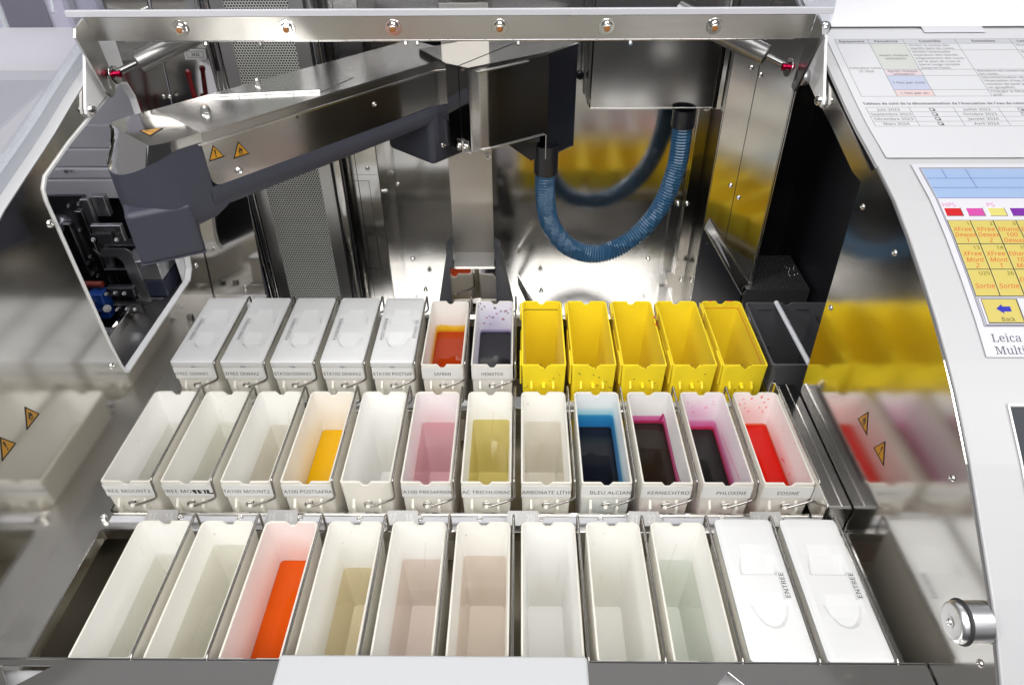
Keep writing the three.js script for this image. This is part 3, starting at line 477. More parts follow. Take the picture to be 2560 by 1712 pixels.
function trough(row, idx, label, o = {}) {
  const t = thing(o.yellow ? 'yellow_trough' : 'reagent_trough', label, 'trough', [o.yellow ? 0.0345 + 0.06 * (idx - 1) : 0.06 * idx - 0.0278, BASE, rowZ(row)], 0, o.yellow ? 'yellow troughs in the back row' : 'white reagent troughs in three rows');
  const bm = o.yellow ? M.yellow : M.troughOuter, b = new THREE.Mesh(bodyGeo, [bm, o.stain ?? (o.yellow ? bm : scuffed[(row * 5 + idx + 20) % 4])]); b.name = 'body'; b.castShadow = b.receiveShadow = true; t.add(b);
  const sub = (n, g, m) => { const q = new THREE.Mesh(g, m); q.name = n; q.castShadow = q.receiveShadow = true; t.add(q); return q; };
  sub('peg', pegGeo, bm); for (const g of ribGeos) sub('foot_rib', g, bm);
  if (!o.yellow) { sub('peg', pegBack, bm); const w = sub('wire_handle', wireGeo, wireMat); w.position.y = 0; }
  if (o.text) sub('sticker', stickerGeo, stickerMat(o.text, o)).userData.label = 'sticker reading ' + o.text;
  if (o.level) { const y = o.level + 0.135, q = sub('liquid', liquidGeo(y), o.liquid); q.userData.label = o.liquidLabel ?? 'liquid'; }
  if (o.yellow) {
    b.scale.x = 1.06; sub('rim_tab', yTab, bm); sub('foot_peg', yPeg, bm);
    if (o.specks) sub('stain_speck', specks(o.specks), M.black).userData.kind = 'stuff';
    if (o.redMarks) sub('red_mark', redMarks(o.redMarks), redInk);
  }
  return t;
}
const yTab = mergeGeometries([box(-HW * 1.06 - 0.0022, -HW * 1.06 - 0.0002, TH - 0.03, TH - 0.0005, HL - 0.03, HL - 0.001, 0.0004), box(-HW * 1.06 - 0.0022, -HW * 1.06 - 0.0002, TH - 0.012, TH - 0.0005, -HL + 0.004, -HL + 0.028, 0.0004), box(-HW * 1.06 - 0.0012, -HW * 1.06 - 0.0001, TH - 0.05, TH - 0.012, -HL + 0.05, HL - 0.03)]);
const yPeg = turned([[0.0022, 0], [0.0022, 0.007], [0.001, 0.0085], [0, 0.0086]], [-0.0012, 0.072, frontZ(0.072) - 0.0005], [0, -0.1, 1], 14);
const redInk = std([0.75, 0.04, 0.02], 0.4);
function specks(n) { const a = []; for (let k = 0; k < n; k++) { const y = 0.07 + rnd() * 0.052, r = 0.0003 + rnd() * 0.0006; const g = new THREE.SphereGeometry(r, 8, 6); g.scale(1 + rnd(), 1, 0.35); a.push(move(g, (rnd() - 0.5) * 0.045, y, frontZ(y) + 0.0001)); } for (let k = 0; k < 3; k++) { const g = new THREE.SphereGeometry(0.0009, 8, 6); g.scale(1.6, 0.5, 0.8); a.push(move(g, -0.007 + k * 0.006 + rnd() * 0.003, TH - (k === 1 ? 0.0048 : 0.0003), HL - 0.001)); } return mergeGeometries(a); }
function redMarks(list) { return mergeGeometries(list.map(([x, y, z, sx, sz]) => { const g = new THREE.SphereGeometry(0.001, 10, 8); g.scale(sx, 0.5, sz); return move(g, x, y, z); })); }

const empty = M.trough;
const q4 = (r, g, b) => thinLiquid([Math.pow(r, 0.25), Math.pow(g, 0.25), Math.pow(b, 0.25)]);
const pale = { a: q4(0.96, 0.96, 0.91), b: q4(0.93, 0.93, 0.86), beige: q4(0.94, 0.9, 0.82), tan: q4(0.93, 0.82, 0.58), pinkBeige: q4(0.96, 0.84, 0.79), rose: q4(0.97, 0.87, 0.8), green: q4(0.9, 0.95, 0.89), pink: q4(1.0, 0.66, 0.72), olive: q4(0.86, 0.74, 0.27) };
const F = (s) => 'white trough ' + s;
// back row: five lidded, then saffron and haematoxylin, then five yellow
const backText = [['XFREE DEWAX1', 'leftmost lidded'], ['XFREE DEWAX2', 'second lidded'], ['ETA100 DEWAX1', 'third lidded'], ['ETA100 DEWAX2', 'fourth lidded'], ['ETA100 POSTSAF', 'fifth lidded']];
backText.forEach(([s, w], k) => trough(1, k - 6, `${w} white trough in the back row, front sticker reading ${s}`, { text: s, at: k ? 6 : -4, squeeze: k === 4 ? 0.86 : 0.84 }));
trough(1, -1, 'white trough holding orange red liquid, sticker SAFRAN, in the back row', { text: 'SAFRAN', squeeze: 0.8, level: -0.0535, liquid: opaqueLiquid([0.36, 0.035, 0.004]), liquidLabel: 'orange red liquid', stain: stainMat('#efeee9', { bands: [[0.08, 0.094, '#e8b400', 0.5], [0.076, 0.0855, '#d88c00', 0.3]], splash: [[0.5, 0.64, 0.085, 0.092, 60, '#f0c818', 2.5], [0.66, 0.7, 0.08, 0.1, 14, '#d86a10', 2]], haze: [[0.8, 0.08, 0.2, 0.03, '#e8a02066']] }) });
trough(1, 0, 'white trough holding blackish liquid, sticker HEMATOX, beside the yellow troughs', { text: 'HEMATOX', squeeze: 0.8, level: -0.0535, liquid: opaqueLiquid([0.018, 0.018, 0.021], 0.12), liquidLabel: 'black liquid', stain: stainMat('#e6e2ea', { bands: [[0.08, 0.087, '#7d6f9c', 0.7]], splash: [[0.5, 0.64, 0.1, 0.128, 9, '#221218', 2], [0.5, 0.64, 0.088, 0.12, 9, '#7a1b2e', 1.8], [0.65, 0.72, 0.085, 0.12, 6, '#1b1420', 2.5], [0.4, 0.46, 0.1, 0.128, 5, '#181018', 2]], haze: [[0.57, 0.095, 0.07, 0.03, '#8f80b84d'], [0.9, 0.08, 0.1, 0.02, '#8f80b84d']] }) });
const yl = ['first yellow trough from the left, beside the black stained white trough, thin dark line inside', 'second yellow trough from the left, black specks round its front peg', 'middle yellow trough of five with red marks on its right rim', 'fourth yellow trough from the left, clean inside, left of the red lined one', 'rightmost yellow trough beside the dark bin, red line along its right inside'];
const yStain = [stainMat('#f7dc1c', { lines: [[0.5, 0.118, 0.64, 0.118, '#a8901c', 3], [0.64, 0.117, 0.72, 0.117, '#b49a1c', 2]] }), null, null, null, stainMat('#f7dc1c', { lines: [[0.14, 0.121, 0.5, 0.121, '#e8781c', 2.5], [0.5, 0.121, 0.64, 0.12, '#e88a1c', 2]] })];
for (const m of yStain) if (m) m.color = lin(1.0, 1.0, 0.9);
for (let k = 0; k < 5; k++) trough(1, k + 1, yl[k], { yellow: true, stain: yStain[k] ?? undefined, specks: [8, 16, 4, 4, 3][k], redMarks: k === 2 ? [[HW * 1.06 - 0.0012, TH + 0.0002, -0.03, 1.1, 3], [HW * 1.06 - 0.0009, TH + 0.0002, -0.014, 1, 4]] : k === 4 ? [[-HW * 1.06 + 0.001, TH - 0.004, -0.047, 0.7, 2], [0.012, TH + 0.0001, -HL + 0.0012, 5, 0.7], [-0.014, TH + 0.0001, -HL + 0.0012, 2.4, 0.7]] : null });
// middle row
trough(2, -6, 'leftmost white trough of the middle row, open, sticker XFREE MOUNT2', { text: 'XFREE MOUNT2', at: -34, level: -0.05, liquid: pale.a });
trough(2, -5, 'open white trough with black ink blots across its XFREE MOUNT sticker', { text: 'XFREE MOUNT1', at: -34, blot: true, level: -0.05, liquid: pale.a });
trough(2, -4, 'open white trough with clear beige liquid, sticker ETA100 MOUNT2', { text: 'ETA100 MOUNT2', at: -22, squeeze: 0.9, level: -0.0534, liquid: pale.beige });
trough(2, -3, 'white trough holding golden yellow liquid, sticker ETA100 POSTSAFRAN', { text: 'ETA100 POSTSAFRAN', at: -34, squeeze: 0.86, level: -0.0611, liquid: opaqueLiquid([0.66, 0.36, 0.0]), liquidLabel: 'golden yellow liquid', stain: stainMat('#efece4', { haze: [[0.82, 0.07, 0.2, 0.05, '#f0c88066']] }) });
trough(2, -2, 'empty white trough without a sticker, in the middle row');
trough(2, -1, 'white trough holding pink liquid, sticker ETA100 PRESAFRAN', { text: 'ETA100 PRESAFRAN', at: -34, squeeze: 0.86, level: -0.0489, liquid: pale.pink, liquidLabel: 'pink liquid', stain: stainMat('#f0e9e8', { haze: [[0.82, 0.08, 0.2, 0.05, '#f0b8b866'], [0.57, 0.088, 0.08, 0.03, '#f0b0b455']] }) });
trough(2, 0, 'white trough holding olive yellow liquid, sticker AC TRICHLORAC', { text: 'AC TRICHLORAC', at: 4, squeeze: 0.92, level: -0.0442, liquid: pale.olive, liquidLabel: 'olive yellow liquid' });
trough(2, 1, 'open white trough with nearly clear liquid, sticker CARBONATE LITHI', { text: 'CARBONATE LITHI', at: -22, squeeze: 0.9, level: -0.0472, liquid: pale.beige });
trough(2, 2, 'white trough holding blue black liquid with a blue ring, sticker BLEU ALCIAN', { text: 'BLEU ALCIAN', at: 52, squeeze: 0.95, level: -0.0554, liquid: opaqueLiquid([0.006, 0.007, 0.012], 0.05), liquidLabel: 'blue black liquid', stain: stainMat('#e9ecec', { bands: [[0.094, 0.11, '#4fb4cf', 0.95], [0.08, 0.0985, '#0579b8', 0.08]] , alpha: 'aa'}) });
trough(2, 3, 'white trough holding dark brown liquid, magenta ring inside, sticker KERNECHTROT', { text: 'KERNECHTROT', at: 36, squeeze: 0.95, level: -0.0494, liquid: opaqueLiquid([0.016, 0.01, 0.006], 0.06), liquidLabel: 'dark brown liquid', stain: stainMat('#ecebe9', { bands: [[0.086, 0.0975, '#d0458f', 0.15], [0.082, 0.09, '#a8003c', 0.2]], alpha: 'b0', lines: [[0.5, 0.1, 0.515, 0.085, '#b01858', 5], [0.14, 0.094, 0.5, 0.097, '#c02868', 1.5], [0.2, 0.1, 0.28, 0.094, '#a00038', 2]] }) });
trough(2, 4, 'white trough with dark green grey liquid and pink stains, sticker PHLOXINE', { text: 'PHLOXINE', at: 92, squeeze: 0.9, level: -0.0589, liquid: opaqueLiquid([0.012, 0.013, 0.011], 0.06), liquidLabel: 'dark green grey liquid', stain: stainMat('#f0e6ea', { bands: [[0.078, 0.092, '#e0509a', 0.35], [0.074, 0.081, '#c80030', 0.3]], alpha: '99', haze: [[0.57, 0.098, 0.08, 0.025, '#e878b866'], [0.32, 0.09, 0.2, 0.025, '#e060a055']], splash: [[0.51, 0.63, 0.1, 0.125, 10, '#e88ab0', 1.7], [0.15, 0.5, 0.095, 0.12, 8, '#d85088', 0.9]], lines: [[0.2, 0.105, 0.42, 0.095, '#d84888', 1.2]] }) });
trough(2, 5, 'rightmost trough of the middle row with red liquid and red splashes, sticker EOSINE', { text: 'EOSINE', at: 96, squeeze: 0.9, level: -0.0529, liquid: opaqueLiquid([0.52, 0.008, 0.003], 0.05), liquidLabel: 'red liquid', stain: stainMat('#f2ecea', { bands: [[0.08, 0.086, '#e03a08', 0.25]], alpha: 'b0', haze: [[0.3, 0.088, 0.2, 0.02, '#e86a7066'], [0.57, 0.1, 0.08, 0.025, '#f0a0a04d']], splash: [[0.51, 0.63, 0.1, 0.126, 16, '#e04030', 1.7], [0.15, 0.5, 0.09, 0.128, 20, '#e0504a', 0.9], [0.2, 0.34, 0.088, 0.094, 10, '#d83028', 1.6]] }) });
// front row
const pr = 'in the front row';
trough(3, -5, F(`${pr}, leftmost, next to the empty dark slot`), { level: -0.05, liquid: pale.a });
trough(3, -4, F(`${pr} with pale grey liquid, left of the orange one`), { level: -0.0361, liquid: pale.b });
trough(3, -3, F(`${pr} holding bright orange liquid`), { level: -0.0589, liquid: opaqueLiquid([0.56, 0.07, 0.0]), liquidLabel: 'orange red liquid', stain: stainMat('#f0e8e4', { haze: [[0.82, 0.07, 0.22, 0.06, '#eab0a077'], [0.57, 0.085, 0.09, 0.03, '#f0b8a855']] }) });
trough(3, -2, F(`${pr} holding tan liquid, right of the orange one`), { level: -0.0694, liquid: pale.tan, liquidLabel: 'tan liquid' });
trough(3, -1, F(`${pr} holding pinkish beige liquid, second left of the empty pair`), { level: -0.0561, liquid: pale.pinkBeige, liquidLabel: 'pinkish beige liquid' });
trough(3, 0, F(`${pr} holding rose beige liquid, left of two empty ones`), { level: -0.0506, liquid: pale.rose, liquidLabel: 'rose beige liquid' });
trough(3, 1, F(`${pr}, empty, left one of the two empty troughs`));
trough(3, 2, F(`${pr}, empty, right one of the two empty troughs`));
trough(3, 3, F(`${pr} with pale green clear liquid, left of the lidded pair`), { level: -0.0555, liquid: pale.green, liquidLabel: 'pale green liquid' });
trough(3, 4, F(`${pr} under the left ENTREE lid`));
trough(3, 5, F(`${pr} under the right ENTREE lid, beside the right wall`));

// lids: a slab with two D-shaped finger hollows
const lidGeo = (() => {
  const hx = HW + 0.0006, hz = HL + 0.0006, nx = 56, nz = 150, top = 0.0052, pos = [], uv = [], idx = [];
  const ss = (a, b, v) => { const t = Math.min(1, Math.max(0, (v - a) / (b - a))); return t * t * (3 - 2 * t); };
  const height = (x, z) => {
    let h = top; const X = x - 0.0015, R = 0.0165, D = (X, Z) => { const flat = Z, r = Math.hypot(X, Z * 0.52), e = Math.min(flat, R - r); return ss(-0.001, 0.0026, e) * 0.0028 ; };
    const q = (t) => Math.min(1, Math.max(0, t / 0.03)); h -= D(X, -(z + 0.009)) * (1.5 - 1.1 * q(-(z + 0.009))); h -= D(X, z - 0.0095) * (0.35 + 1.35 * q(z - 0.0095));
    const ex = hx - Math.abs(x), r = 0.006, ez = z < 0 ? hz + z : hz - z, rr = z < 0 ? 0.006 : 0.0025; void r;
    const e = Math.min(ex, ez); h -= 0.0016 * (1 - ss(0, 0.0022, e)); void rr; return h;
  };
  const px = (i, j) => { let x = -hx + 2 * hx * i / nx, z = -hz + 2 * hz * j / nz; const r = z < 0 ? 0.006 : 0.0025, cx = hx - r, cz = hz - r, ax = Math.abs(x), az = Math.abs(z); if (ax > cx && az > cz) { const dx = ax - cx, dz = az - cz, m = Math.max(dx, dz), L = Math.hypot(dx, dz); if (L > 0) { x = Math.sign(x) * (cx + dx * m / L); z = Math.sign(z) * (cz + dz * m / L); } } return [x, z]; };
  for (let j = 0; j <= nz; j++) for (let i = 0; i <= nx; i++) { const [x, z] = px(i, j); pos.push(x, height(x, z), z); uv.push(i / nx, 1 - j / nz); }
  for (let j = 0; j < nz; j++) for (let i = 0; i < nx; i++) { const a = j * (nx + 1) + i, b = a + 1, c = a + nx + 1, d = c + 1; idx.push(a, c, b, b, c, d); }
  // skirt round the edge
  const edge = []; for (let i = 0; i < nx; i++) edge.push(nz * (nx + 1) + i); for (let j = nz; j > 0; j--) edge.push(j * (nx + 1) + nx); for (let i = nx; i > 0; i--) edge.push(i); for (let j = 0; j < nz; j++) edge.push(j * (nx + 1));
  const n0 = pos.length / 3; edge.forEach((e) => { const z = pos[e * 3 + 2]; pos.push(pos[e * 3], z > hz - 0.003 ? -0.0025 : 0.0002, z); uv.push(0, 0); });
  edge.forEach((e, k) => { const f = edge[(k + 1) % edge.length], a = n0 + k, b = n0 + (k + 1) % edge.length; idx.push(e, a, f, f, a, b); });
  const g = new THREE.BufferGeometry(); g.setAttribute('position', new THREE.Float32BufferAttribute(pos, 3)); g.setAttribute('uv', new THREE.Float32BufferAttribute(uv, 2)); g.setIndex(idx); return toCreasedNormals(g, 0.7);
})();
const lidMark = extrude([[-0.003, 0], [0.003, 0], [0.0018, -0.0022], [-0.0018, -0.0022]], 0.0003);
const stripMat = (text) => print(canvasTexture(384, 96, (x, w, h) => { x.fillStyle = '#f4f5f5'; x.fillRect(0, 0, w, h); x.fillStyle = '#111114'; x.font = '78px sans-serif'; x.textAlign = 'center'; x.textBaseline = 'middle'; x.save(); x.translate(w / 2, h / 2 + 4); const m = x.measureText(text).width; x.scale(366 / m, 1); x.fillText(text, 0, 0); x.restore(); }), 0.35);
function lid(row, idx, label, strips, group) {
  const o = thing('trough_lid', label, 'lid', [0.06 * idx - 0.0278, BASE + TH, rowZ(row)], 0, group);
  const s = new THREE.Mesh(lidGeo, M.lid); s.name = 'slab'; s.castShadow = s.receiveShadow = true; o.add(s);
  part('notch_mark', lidMark.clone().translate(0, -0.0002, HL + 0.0007), M.frosted, o);
  for (const [text, x, z0, z1, w] of strips) { // read from the front upwards (left edge at the front)
    part('sticker', leaf([[x + w / 2, 0.0054, z0], [x + w / 2, 0.0054, z1], [x - w / 2, 0.0054, z1], [x - w / 2, 0.0054, z0]], 0.0002), stripMat(text), o, 'sticker reading ' + text);
  }
}
const lg = 'white trough lids';
[['XFREE DEWAX1', 'leftmost white lid of the back row, edge text XFREE DEWAX1'], ['XFREE DEWAX2', 'second white lid from the left in the back row, edge text XFREE DEWAX2'], ['ETA100 DEWAX1', 'middle white lid of the back row, edge text ETA100 DEWAX1'], ['ETA100 DEWAX2', 'fourth white lid of the back row, edge text ETA100 DEWAX2'], ['POST SAFRAN', 'white lid marked POST SAFRAN and ETHANOL 100, left of the orange red trough']]
  .forEach(([s, l], k) => lid(1, k - 6, l, [[s, k === 4 ? -0.0185 : -0.017, 0.027, -0.021, 0.0062], ...(k === 4 ? [['ETHANOL 100', 0.0215, 0.023, -0.017, 0.0058]] : [])], lg));
lid(3, 4, 'left white lid reading ENTREE in the front row', [['ENTREE', 0.0188, 0.0149, -0.0115, 0.0066]], lg);
lid(3, 5, 'right white lid reading ENTREE in the front row, beside the right wall', [['ENTREE', 0.0188, 0.0149, -0.0115, 0.0066]], lg);

// dark bin at the right of the back row, with a white rod across it
{
  const t = thing('waste_bin', 'dark grey open bin beside the rightmost yellow trough', 'bin', [0.3625, BASE - 0.01, rowZ(1)]);
  const W = 0.056, L = 0.0665, H = 0.14, q = (k, y, d) => ring(W - d, L - d, y, 0.003, 0.005, 0, k), bin = loft([q(0, 0, 0.01), q(0, H - 0.008, 0.001), q(0.004, H - 0.0006, 0), q(0.004, H, 0.0005), q(0.004, H, 0.0022), q(0.004, H - 0.0008, 0.0026), q(0, H - 0.008, 0.003), q(0, 0.004, 0.012)], true, true);
  part('body', bin, std([0.085, 0.086, 0.092], 0.5), t);
  part('catch', [box(-0.039, -0.02, H - 0.009, H - 0.0075, -L + 0.003, -L + 0.0055, 0.0004), box(0.012, 0.03, H - 0.009, H - 0.0075, -L + 0.003, -L + 0.0055, 0.0004)], M.grey, t);
  part('boss', turned([[0.003, 0], [0.0032, 0.001], [0.0018, 0.0012], [0.0015, 0.0004], [0, 0.0004]], [-0.012, 0.07, -L + 0.008], [0, 0, 1]), M.grey, t);
  part('divider', [box(0.0333, 0.0347, 0.01, H - 0.012, -L + 0.008, L - 0.01)], M.grey, t);
}
{
  const t = thing('white_rod', 'thin white plastic rod lying across the dark bin', 'rod', [0.3487, -0.006, rowZ(1)]);
  part('shaft', [rod([-0.0012, 0.002, -0.064], [0.0015, 0.002, 0.068], 0.0032)], std([0.72, 0.73, 0.78], 0.35), t);
}

// ------------------------------------------------------------------ robot arm
{
  const t = thing('robot_arm', 'steel and grey robot arm reaching from the back to the left over the troughs', 'robot arm', [-0.2939, 0, -0.015], 0.843);
  const Y = 0.29, ap = (n, g, m, l) => { const q = part(n, g, m, t, l); q.position.y = Y; return q; };
  const W = -0.093, L = 0.345;
  // lid: flat top, chord and rounded cap at the head
  const n = 24, end = (y0, dip, g = 0) => Array.from({ length: n + 1 }, (_, i) => { const f = -Math.PI / 2 + Math.PI * i / n, c = Math.cos(f); return [-0.018 - (0.048 - g) * c, y0 - dip * Math.pow(c, 1.4), W / 2 + (W / 2 + g) * Math.sin(f)]; });
  const low = end(-0.009, 0.021), chord = low.map(([u, , z]) => [Math.max(u, -0.041), 0, z]), cap = []; // front (z = 0) to back
  { const pos = []; const tri = (a, b, c) => pos.push(...a, ...b, ...c); for (let i = 0; i < n; i++) { tri(chord[i], chord[i + 1], low[i + 1]); tri(chord[i], low[i + 1], low[i]); }
    const fs = [0.006, 0, 0], fl = [0.006, -0.009, 0], bs = [0.006, 0, W], bl = [0.006, -0.009, W];
    tri(chord[0], low[0], fl); tri(chord[0], fl, fs); tri(chord[n], bs, bl); tri(chord[n], bl, low[n]);
    for (let i = 0; i < n; i++) tri(fs, chord[i + 1], chord[i]); tri(fs, bs, chord[n]);
    const g = new THREE.BufferGeometry(); g.setAttribute('position', new THREE.Float32BufferAttribute(pos, 3)); cap.push(toCreasedNormals(metric(g), 0.6)); }
  const lidM = M.brushed;
  ap('end_cap', cap, M.clearMirror); const hood = ap('top_cover', [box(0.006, L, -0.0015, 0, W, 0, 0), box(0.006, L, -0.009, -0.0016, -0.0015, 0.0005), box(0.006, L, -0.009, -0.0016, W - 0.0005, W + 0.0015)], lidM);
  screw(hood, [0.0364, 0, -0.0456], [0, 1, 0], 'hex', 1.25); part('washer_dot', [turned([[0.0024, 0.0072], [0.0018, 0.0076], [0, 0.0076]], [0.0364, 0, -0.0456], [0, 1, 0], 12)], M.orange, hood);
  screw(hood, [0.118, 0, -0.083], [0, 1, 0], 'hex', 1.1);
  part('hinge', [rod([0.063, 0.0006, -0.083], [0.084, 0.0006, -0.0645], 0.0026), rod([0.0845, 0.0006, -0.064], [0.105, 0.0006, -0.0465], 0.0026), rod([0.1055, 0.0006, -0.046], [0.126, 0.0006, -0.0285], 0.0026), rod([0.1265, 0.0006, -0.028], [0.147, 0.0006, -0.0105], 0.0026)], M.bright, hood);
  part('seam', [rod([0.147, 0.0002, -0.0105], [0.2, 0.0002, -0.0235], 0.0006, 0.0006, 6)], M.dark, hood);
  part('front_edge', [box(0.0, L, -0.0115, -0.0092, -0.001, 0.0012, 0.0006)], M.bright, hood);
  triSticker(hood, [-0.0205, 0, -0.032], [0.85, 0, -0.5], [-0.5, 0, -0.85], 0.021, markMat).userData.label = 'yellow exclamation warning triangle on the arm top';
  // side plate
  const sp = rrect(0.0, L, -0.053, -0.01, 0.0005), side = ap('side_plate', [plateZ([[0.0036, -0.0095], [0.275, -0.0095], [L, -0.0095], [L, -0.112], [0.3, -0.112], [0.2935, -0.106], [0.2915, -0.09], [0.2915, -0.05], [0.0135, -0.0535], [0.0085, -0.0525], [0.005, -0.0495], [0.0035, -0.0445]], -0.0012, 0.0002)], M.mirror); void sp;
  screw(side, [0.033, -0.0465, 0.0002], [0, 0, 1], 'dome', 1.35); screw(side, [0.2065, -0.0255, 0.0002], [0, 0, 1], 'dome', 0.95, metal([0.45, 0.44, 0.42], 0.2)); screw(side, [0.1085, -0.0135, 0.0002], [0, 0, 1], 'dome', 0.5, M.black);
  screw(side, [0.305, -0.102, 0.0002], [0, 0, 1], 'dome', 1.3);
  triSticker(side, [0.0142, -0.0285, 0.0002], [1, 0, 0], [0, 1, 0], 0.0165, markMat).userData.label = 'yellow exclamation warning triangle';
  triSticker(side, [0.0395, -0.0335, 0.0002], [1, 0, 0], [0, 1, 0], 0.0175, flameMat).userData.label = 'yellow flame warning triangle';
  ap('back_plate', [box(0.006, L, -0.053, -0.0095, W - 0.001, W + 0.001)], M.mirror);
  // grey hull: long beam and round head
  const hr = (y, g, u1, dip = 0) => [...end(y, dip, g).map(([u, yy, z]) => [u, yy, Math.min(0.0004 - g, Math.max(W - 0.0004 + g, z))]), [u1 - g, y, W - 0.0004 + g], [u1 - g, y, 0.0004 - g]];
  ap('grip_head', loft([hr(-0.09, 0.013, -0.012), hr(-0.0885, 0.008, -0.006), hr(-0.084, 0.003, 0.004), hr(-0.076, 0.0004, 0.014), hr(-0.06, 0, 0.02)], true, false), M.armGrey);
  ap('grip_head_top', loft([hr(-0.06, 0, 0.003), hr(-0.04, 0, 0.003), hr(-0.0085, 0, 0.003, 0.021)], false, true), M.armGrey);
  ap('beam', [loft([[[0.0, -0.077, W + 0.004], [0.0, -0.0535, W], [0.0, -0.0535, 0.0004], [0.0, -0.06, 0.0016], [0.0, -0.072, 0.0], [0.0, -0.077, -0.004]], [[0.34, -0.072, W + 0.004], [0.34, -0.0505, W], [0.34, -0.0505, 0.0004], [0.34, -0.057, 0.0016], [0.34, -0.067, 0], [0.34, -0.072, -0.004]]], true, true, true)], M.armGrey);
  ap('elbow_block', [move(new RoundedBoxGeometry(0.065, 0.07, 0.088, 4, 0.008), 0.318, -0.09, -0.0435)], M.armGrey);
  ap('gripper_neck', (() => { const g = new RoundedBoxGeometry(0.06, 0.056, 0.062, 5, 0.006); g.rotateY(-0.375); return move(g, -0.0385, -0.0875, -0.0375); })(), M.armGrey);
  ap('neck_edge', (() => { const g = new RoundedBoxGeometry(0.0606, 0.0012, 0.0626, 2, 0.0004); g.rotateY(-0.375); return move(g, -0.0385, -0.1135, -0.0375); })(), M.armGrey);
}
// joint housing at the arm's right end
{
  const t = thing('joint_housing', 'polished dark steel box at the right end of the robot arm', 'housing', [0, 0.1959, -0.21]);
  const tp = (n, g, m, par = t) => { const q = part(n, g, m, par); if (par === t) q.position.set(0, -0.1959, 0.21); return q; };
  const plan = [[-0.0786, -0.2121], [-0.0522, -0.1939], [0.0383, -0.2547], [0.0761, -0.2951], [0.03, -0.365], [-0.115, -0.27]];
  tp('shell', [wall(plan[0], [-0.0638, -0.2019], 0.196, 0.2945, 0.001), wall([-0.063, -0.2014], plan[1], 0.196, 0.2945, 0.001), wall(plan[5], plan[0], 0.196, 0.2945, 0.001), wall(plan[3], plan[4], 0.164, 0.2945, 0.001), wall(plan[4], plan[5], 0.196, 0.2945, 0.001)], M.clearMirror);
  // front sheet bent gently at its left edge
  const sheet = (() => { const A = plan[1], B = plan[2], d = [B[0] - A[0], B[1] - A[1]], L = Math.hypot(...d), u = [d[0] / L, d[1] / L], nn = [-u[1], u[0]]; const ringAt = (y) => { const o = []; for (let i = 0; i <= 30; i++) { const s = i / 30, k = 0.0035 * (1 - Math.exp(-s * 9)) - 0.0035 * 0.2 * s; o.push([A[0] + d[0] * s + nn[0] * k, y, A[1] + d[1] * s + nn[1] * k]); } for (let i = 30; i >= 0; i--) { const s = i / 30, k = 0.0035 * (1 - Math.exp(-s * 9)) - 0.0035 * 0.2 * s - 0.001; o.push([A[0] + d[0] * s + nn[0] * k, y, A[1] + d[1] * s + nn[1] * k]); } return o; }; return loft([ringAt(0.197), ringAt(0.2945)], true, true); })();
  const fs = tp('front_sheet', sheet, M.mirror);
  const A = plan[1], B = plan[2], pt = (s, y, o = 0.0045) => { const d = [B[0] - A[0], B[1] - A[1]], L = Math.hypot(...d); return [A[0] + d[0] * s - d[1] / L * o, y, A[1] + d[1] * s + d[0] / L * o]; };
  part('sheet_edge', [rod(pt(0.08, 0.2905), pt(0.72, 0.2915), 0.0012, 0.0012, 10), rod(pt(0.1, 0.1985), pt(0.96, 0.1985), 0.001, 0.001, 10)], M.bright, fs);
  tp('right_flank', [wall(plan[2], plan[3], 0.166, 0.2945, 0.001)], std([0.012, 0.013, 0.018], 0.22, { clearcoat: 0.5, clearcoatRoughness: 0.12 }));
  tp('flank_edge', [rod([plan[2][0], 0.164, plan[2][1] + 0.0005], [plan[2][0], 0.2945, plan[2][1] + 0.0005], 0.0008, 0.0008, 8), rod([plan[2][0], 0.295, plan[2][1]], [plan[3][0], 0.295, plan[3][1]], 0.0009, 0.0009, 8), rod([plan[2][0], 0.165, plan[2][1]], [plan[3][0], 0.166, plan[3][1]], 0.0007, 0.0007, 8)], M.bright);
  tp('top_plate', [plateY(plan, 0.295, 0.2962)], M.mirror);
  tp('top_seam', [rod([-0.063, 0.2963, -0.2016], [0.01, 0.2963, -0.31], 0.0004, 0.0004, 6)], M.black);
  tp('lower_flap', leaf([[0.008, 0.178, -0.264], [0.0375, 0.1645, -0.288], [0.0378, 0.1965, -0.2558], [0.004, 0.1965, -0.2335]], 0.001), M.mirror);
  const hg = tp('corner_hinge', [leaf([[-0.07, 0.198, -0.2045], [-0.0635, 0.198, -0.2], [-0.0635, 0.2105, -0.2], [-0.07, 0.2105, -0.2045]], 0.001), leaf([[-0.0625, 0.198, -0.1993], [-0.056, 0.198, -0.1948], [-0.056, 0.2105, -0.1948], [-0.0625, 0.2105, -0.1993]], 0.001), rod([-0.063, 0.197, -0.1992], [-0.063, 0.2115, -0.1992], 0.0012)], M.mirror);
  screw(hg, [-0.0668, 0.203, -0.2021], [-0.57, 0, 0.82], 'dome', 1.15); screw(hg, [-0.059, 0.204, -0.1967], [-0.57, 0, 0.82], 'dome', 1.15);
  tp('underside_block', [plateX([[-0.33, 0.18], [-0.24, 0.192], [-0.24, 0.197], [-0.33, 0.197]], -0.02, 0.03), plateZ([[-0.03, 0.195], [0.025, 0.195], [0.03, 0.165], [0.02, 0.158]], -0.3, -0.262)], M.black);
}
